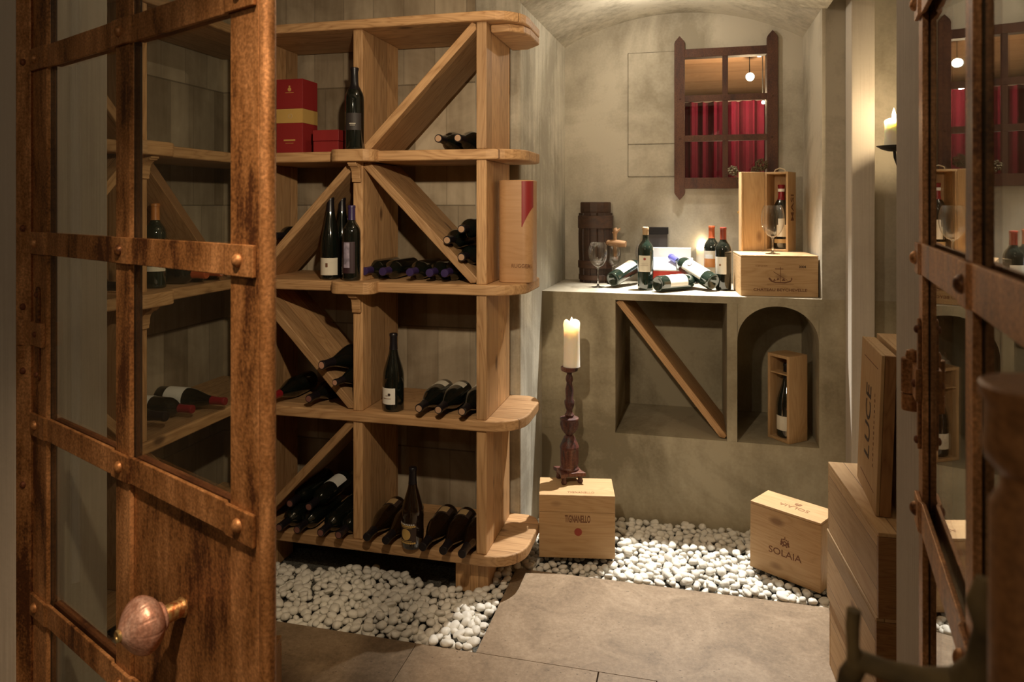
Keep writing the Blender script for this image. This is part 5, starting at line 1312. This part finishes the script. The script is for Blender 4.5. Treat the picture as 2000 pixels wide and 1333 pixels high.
# tall candlestick on the case
base = W(1112, 938, Z=0.278); base = Vector((base.x, base.y, 0.022 + 0.2545 + 0.0008))
t = thing('candlestick', 'tall carved and painted wooden candlestick on the TIGNANELLO case', 'candlestick', base)
D0 = -base.x * _s + base.y * _c; kk = D0 / 1400.0
def cz(py): return CAM_H + (400 - py) * kk - base.z
bm = bmesh.new()
s_ = 0.0
rotf = Matrix.Rotation(R(28), 4, 'Z')
hwf = 0.055
prism(bm, [(-hwf, -hwf), (-0.02, -hwf * .86), (0.02, -hwf * .86), (hwf, -hwf), (hwf * .86, -0.02), (hwf * .86, 0.02), (hwf, hwf), (0.02, hwf * .86), (-0.02, hwf * .86), (-hwf, hwf), (-hwf * .86, 0.02), (-hwf * .86, -0.02)], 0.030, 0.046)
bmesh.ops.transform(bm, matrix=rotf, verts=bm.verts); obj('base_plate', bm, M['polychrome_red'], t, bevel=0.002)
for sx in (-1, 1):
    for sy in (-1, 1):
        bm = bmesh.new(); q = rotf @ Vector((sx * 0.036, sy * 0.036, 0)); lathe(bm, [(0, 0), (0.010, 0), (0.0125, 0.008), (0.009, 0.018), (0.012, 0.026), (0.013, 0.0302), (0, 0.0302)], 14, Matrix.Translation(q)); obj('foot', bm, M['polychrome'], t, smooth=True)
fl8 = lambda a, z: 0.07 * math.cos(a * 9)
z0c = 0.046; z915, z868, z855, z815, z800, z780, z752, z725, z718 = [cz(p_) for p_ in (918, 872, 858, 818, 808, 784, 752, 727, 718)]
bm = bmesh.new()
lathe(bm, [(0, z0c), (0.040, z0c), (0.041, z0c + 0.008), (0.036, z0c + 0.014), (0.0365, z0c + 0.022)], 32)
lathe(bm, [(0.0365, z0c + 0.022), (0.0375, z0c + 0.03), (0.0375, z868 - 0.012), (0.040, z868 - 0.008), (0.041, z868), (0.039, z868 + 0.004), (0.037, z868 + 0.010), (0.022, z855 + 0.012), (0.013, z855 + 0.018)], 72, flute=lambda a, z: 0.05 * math.cos(a * 10) if z0c + 0.028 < z < z868 - 0.011 else 0)
obj('drum', bm, M['polychrome_red'], t, smooth=True, angle=40)
za = z855 + 0.016
bm = bmesh.new(); lathe(bm, [(0.013, za), (0.018, za + 0.008), (0.031, za + 0.026), (0.0375, za + 0.050), (0.0375, z815 - 0.008), (0.0395, z815 - 0.004), (0.0405, z815), (0.039, z815 + 0.004), (0.026, z815 + 0.007), (0, z815 + 0.007)], 72, flute=lambda a, z: 0.08 * math.cos(a * 9) if za + 0.004 < z < z815 - 0.009 else 0)
obj('urn', bm, M['polychrome'], t, smooth=True, angle=40)
zb_ = z815 + 0.006
zz_ = [zb_ + (z725 - zb_) * f for f in (0, .06, .10, .16, .22, .30, .36, .40, .62, .76, .80, .84, .90, .95, 1.0)]
rr_ = [0.015, 0.020, 0.014, 0.012, 0.017, 0.0205, 0.0205, 0.015, 0.017, 0.011, 0.014, 0.016, 0.014, 0.010, 0.012]
bm = bmesh.new(); lathe(bm, list(zip(rr_, zz_)), 48, flute=lambda a, z: 0.05 * math.cos(a * 8)); obj('shaft', bm, M['polychrome'], t, smooth=True)
bm = bmesh.new(); lathe(bm, [(0, z725 - 0.001), (0.020, z725), (0.034, z725 + 0.006), (0.0365, z725 + 0.010), (0.0365, z718 + 0.002), (0.034, z718 + 0.0035), (0, z718 + 0.0035)], 40); obj('drip_dish', bm, M['polychrome_red'], t, smooth=True, angle=40)
zc_ = base.z + z718 + 0.004
hc = cz(638) - z718
p = Vector((base.x + 0.010, base.y, zc_ + 0.0005))
candle('lit cream pillar candle with a ragged rim on the tall candlestick', p, 0.0345, hc, rough_rim=0.030, fh=0.042)
candlelight(p + Vector((0, 0, hc + 0.006)), 2.4)
# wall sconce with candle at the right
sd = W(1747, 290, X=0.765)
t = thing('candle_sconce', 'black iron candle sconce on the right cellar wall, half hidden by the pale board', 'sconce', sd)
bm = bmesh.new(); lathe(bm, [(0, -0.012), (0.02, -0.011), (0.045, -0.003), (0.062, 0.008), (0.064, 0.010), (0.060, 0.010), (0.042, 0.001), (0.02, -0.006), (0, -0.0065)], 32); obj('drip_dish', bm, M['iron'], t, smooth=True)
ax = XRW - sd.x
bm = bmesh.new(); tube(bm, [(0, 0, -0.011), (0.002, 0, -0.035), (0.012, 0, -0.065), (0.035, 0, -0.088), (0.065, 0, -0.092), (ax - 0.004, 0, -0.090)], 0.0055, 10); obj('bracket_arm', bm, M['iron'], t, smooth=True)
bm = bmesh.new(); box(bm, ax - 0.006, ax - 0.0005, -0.018, 0.018, -0.15, -0.03); obj('wall_plate', bm, M['iron'], t, bevel=0.001)
p = sd + Vector((-0.002, 0, -0.0055))
hs = W(1745, 236, X=0.765).z - p.z
candle('lit candle on the black wall sconce at the right', p, 0.033, hs, rough_rim=0.006, fh=0.055)
candlelight(p + Vector((0, 0, hs + 0.03)), 13.0)

# ================================================================== PEBBLES
random.seed(11)
pm = []
for k in range(9):
    bm = bmesh.new(); bmesh.ops.create_icosphere(bm, subdivisions=3, radius=1.0)
    ax_ = (random.uniform(0.85, 1.2), random.uniform(0.7, 0.9), random.uniform(0.5, 0.68))
    off = Vector((random.random() * 20, random.random() * 20, random.random() * 20))
    from mathutils import noise as mnoise
    for v in bm.verts:
        n_ = 1 + 0.20 * mnoise.noise(v.co * 1.1 + off) + 0.05 * mnoise.noise(v.co * 3 + off); v.co = Vector((v.co.x * ax_[0] * n_, v.co.y * ax_[1] * n_, v.co.z * ax_[2] * n_))
    me = bpy.data.meshes.new('pebble')
    for f in bm.faces: f.smooth = True
    bm.to_mesh(me); bm.free(); me.materials.append(M['pebble']); pm.append(me)
def inside(x, y):
    # bed in front of the rack
    if -1.95 < x < XE - 0.012 and YF + 0.014 < y < 2.60 + 0.03 * math.sin(x * 9):
        return True
    if -0.90 < x < XE - 0.012 and 2.55 < y < 2.86: return not (-0.92 < x < -0.75 and 2.56 < y < 2.76)
    if -0.68 < x < 0.86 and YE + 0.014 < y < YC - 0.012: return True
    if -2.0 < x < -1.64 and 1.45 < y < 2.3: return True
    return False
def covered(x, y):
    # under the two cases
    for (ox, oy, a, w_, d_) in ((-0.598, 2.842, R(10.5), 0.306, 0.185), (0.226, 2.994, R(-31.8), 0.279, 0.15)):
        dx, dy = x - ox, y - oy; u = dx * math.cos(a) + dy * math.sin(a); v_ = -dx * math.sin(a) + dy * math.cos(a)
        if 0.012 < u < w_ - 0.012 and 0.012 < v_ < d_ - 0.012: return True
    return False
cand = []
def near_case(x, y):
    for (ox, oy, a, w_, d_) in ((-0.598, 2.842, R(10.5), 0.306, 0.185), (0.226, 2.994, R(-31.8), 0.279, 0.15)):
        dx, dy = x - ox, y - oy; u = dx * math.cos(a) + dy * math.sin(a); v_ = -dx * math.sin(a) + dy * math.cos(a)
        if -0.014 < u < w_ + 0.014 and -0.014 < v_ < d_ + 0.014: return True
    return False
cells = {}
def try_add(x, y, lvl, mind):
    if not inside(x, y) or (lvl and near_case(x, y)) or (not lvl and near_case(x, y) and not covered(x, y) and False): return
    if near_case(x, y): lowz = True
    key = (lvl, int(x / 0.03), int(y / 0.03))
    for i in (-1, 0, 1):
        for j in (-1, 0, 1):
            for (a, b_) in cells.get((lvl, key[1] + i, key[2] + j), []):
                if (a - x) ** 2 + (b_ - y) ** 2 < mind ** 2: return
    cells.setdefault(key, []).append((x, y))
    s = random.uniform(0.0145, 0.0215)
    if near_case(x, y): s = 0.0125
    zc2 = -0.028 + s * 0.72 + (0.0 if lvl == 0 else 0.016) + random.uniform(0, 0.004)
    if near_case(x, y): zc2 = -0.012
    cand.append((x, y, zc2, s))
for _ in range(26000): try_add(random.uniform(-2.0, 0.86), random.uniform(1.45, YC), 0, 0.0235)
for _ in range(16000): try_add(random.uniform(-2.0, 0.86), random.uniform(1.45, YC), 1, 0.0250)
def px_of(x, y, z):
    D = -x * _s + y * _c; Xc = x * _c + y * _s; return 1000 + FPX * Xc / D, 400 + FPX * (CAM_H - z) / D, D
def show(c):
    px, py, D = px_of(*c[:3])
    vis = 525 < px < 1618 and py < 1333
    # hidden by the rack, the cases
    if c[0] < -0.66 and c[1] > 2.56: vis = False
    if -0.62 < c[0] < -0.28 and c[1] > 3.0: vis = False
    return (0 if vis else 1, 0 if c[2] > -0.005 else 1, D / c[3])
cand.sort(key=show)
GP = 'white pebbles in the beds beside the travertine slabs'
for k, (x, y, z, s) in enumerate(cand[:300]):
    o = bpy.data.objects.new('pebble', pm[k % 9]); C.objects.link(o); o.location = (x, y, z); o.scale = (s, s, s)
    o.rotation_euler = (random.uniform(-0.35, 0.35), random.uniform(-0.35, 0.35), random.uniform(0, 6.28))
    tag(o, 'smooth white pebble lying among many like it in the bed beside the stone slabs', 'pebble', GP)
bm = bmesh.new()
tmp = []
for me in pm:
    b2_ = bmesh.new(); bmesh.ops.create_icosphere(b2_, subdivisions=2, radius=1.0)
    tmp.append(([v.co.copy() for v in b2_.verts], [[v.index for v in f.verts] for f in b2_.faces])); b2_.free()
vs_, fs_ = [], []
for k, (x, y, z, s) in enumerate(cand[300:]):
    vv, ff = tmp[k % 9]; a3 = (random.uniform(0.85, 1.2), random.uniform(0.7, 0.92), random.uniform(0.5, 0.68))
    off = Vector((random.random() * 20, random.random() * 20, 0))
    mt = Matrix.Translation((x, y, z)) @ Euler((random.uniform(-0.4, 0.4), random.uniform(-0.4, 0.4), random.uniform(0, 6.28))).to_matrix().to_4x4() @ Matrix.Diagonal((s * a3[0], s * a3[1], s * a3[2], 1))
    b0 = len(vs_); vs_ += [tuple(mt @ (v * (1 + 0.18 * mnoise.noise(v * 1.1 + off)))) for v in vv]; fs_ += [tuple(i + b0 for i in f) for f in ff]
bm.free()
me = bpy.data.meshes.new('gravel'); me.from_pydata(vs_, [], fs_); me.materials.append(M['pebble']); me.polygons.foreach_set('use_smooth', [True] * len(me.polygons))
o = bpy.data.objects.new('gravel', me); C.objects.link(o); tag(o, 'white pebbles filling the beds beside the travertine slabs', 'gravel', None, 'stuff')

# ================================================================== FOREGROUND AT THE RIGHT EDGE
# turned wooden post standing in front of the right leaf
pc = WD(2052, 735, 0.335); zt = 1.365
t = thing('turned_post', 'round-topped turned wooden post in the near right foreground', 'post', (pc.x, pc.y, 0.0))
bm = bmesh.new(); r = 0.0285
lathe(bm, [(0, 0), (0.07, 0), (0.07, 0.02), (0.03, 0.05), (r * .8, 0.2), (r * 0.8, 1.0), (r * .86, 1.2)] + [(r * 0.86, zt - 0.058), (r * 0.70, zt - 0.050), (r * 0.70, zt - 0.043), (r * 0.92, zt - 0.036), (r * 0.97, zt - 0.030), (r * 0.93, zt - 0.022), (r * 0.93, zt - 0.010), (r, zt - 0.006), (r, zt - 0.001), (r * 0.96, zt), (0, zt)], 40)
obj('turned_shaft', bm, M['post_wood'], t, smooth=True, angle=30)
# gnarled dried vine in front of it
def P_(px, py, D): return WD(px, py, D)
gx = P_(1900, 1330, 0.42)
t = thing('vine_stock', 'gnarled dried vine stock with cut stubs in the near right foreground', 'vine', (gx.x, gx.y, 0.0))
L_ = lambda v: (v.x - gx.x, v.y - gx.y, v.z)
bm = bmesh.new()
trunk = [Vector((gx.x - 0.02, gx.y + 0.03, 0.0)), Vector((gx.x + 0.02, gx.y + 0.02, 0.4)), Vector((gx.x - 0.01, gx.y + 0.0, 0.8)), P_(1900, 1420, 0.43), P_(1895, 1345, 0.42), P_(1800, 1330, 0.43), P_(1730, 1310, 0.44), P_(1680, 1290, 0.45), P_(1660, 1320, 0.46), P_(1650, 1400, 0.46)]
tube(bm, [L_(v) for v in trunk], [0.035, 0.028, 0.024, 0.020, 0.014, 0.0075, 0.006, 0.0065, 0.007, 0.008], 12)
obj('trunk', bm, M['vine'], t, smooth=True)
bm = bmesh.new(); tube(bm, [L_(v) for v in (P_(1672, 1300, 0.45), P_(1666, 1260, 0.45), P_(1665, 1225, 0.45), P_(1668, 1192, 0.45))], [0.0055, 0.0038, 0.0042, 0.0042], 10); obj('cut_stub', bm, M['vine'], t, smooth=True)
bm = bmesh.new(); tube(bm, [L_(v) for v in (P_(1895, 1345, 0.42), P_(1915, 1300, 0.41), P_(1925, 1230, 0.40), P_(1912, 1180, 0.40), P_(1922, 1130, 0.40))], [0.014, 0.008, 0.0062, 0.007, 0.004], 10); obj('branch', bm, M['vine'], t, smooth=True)
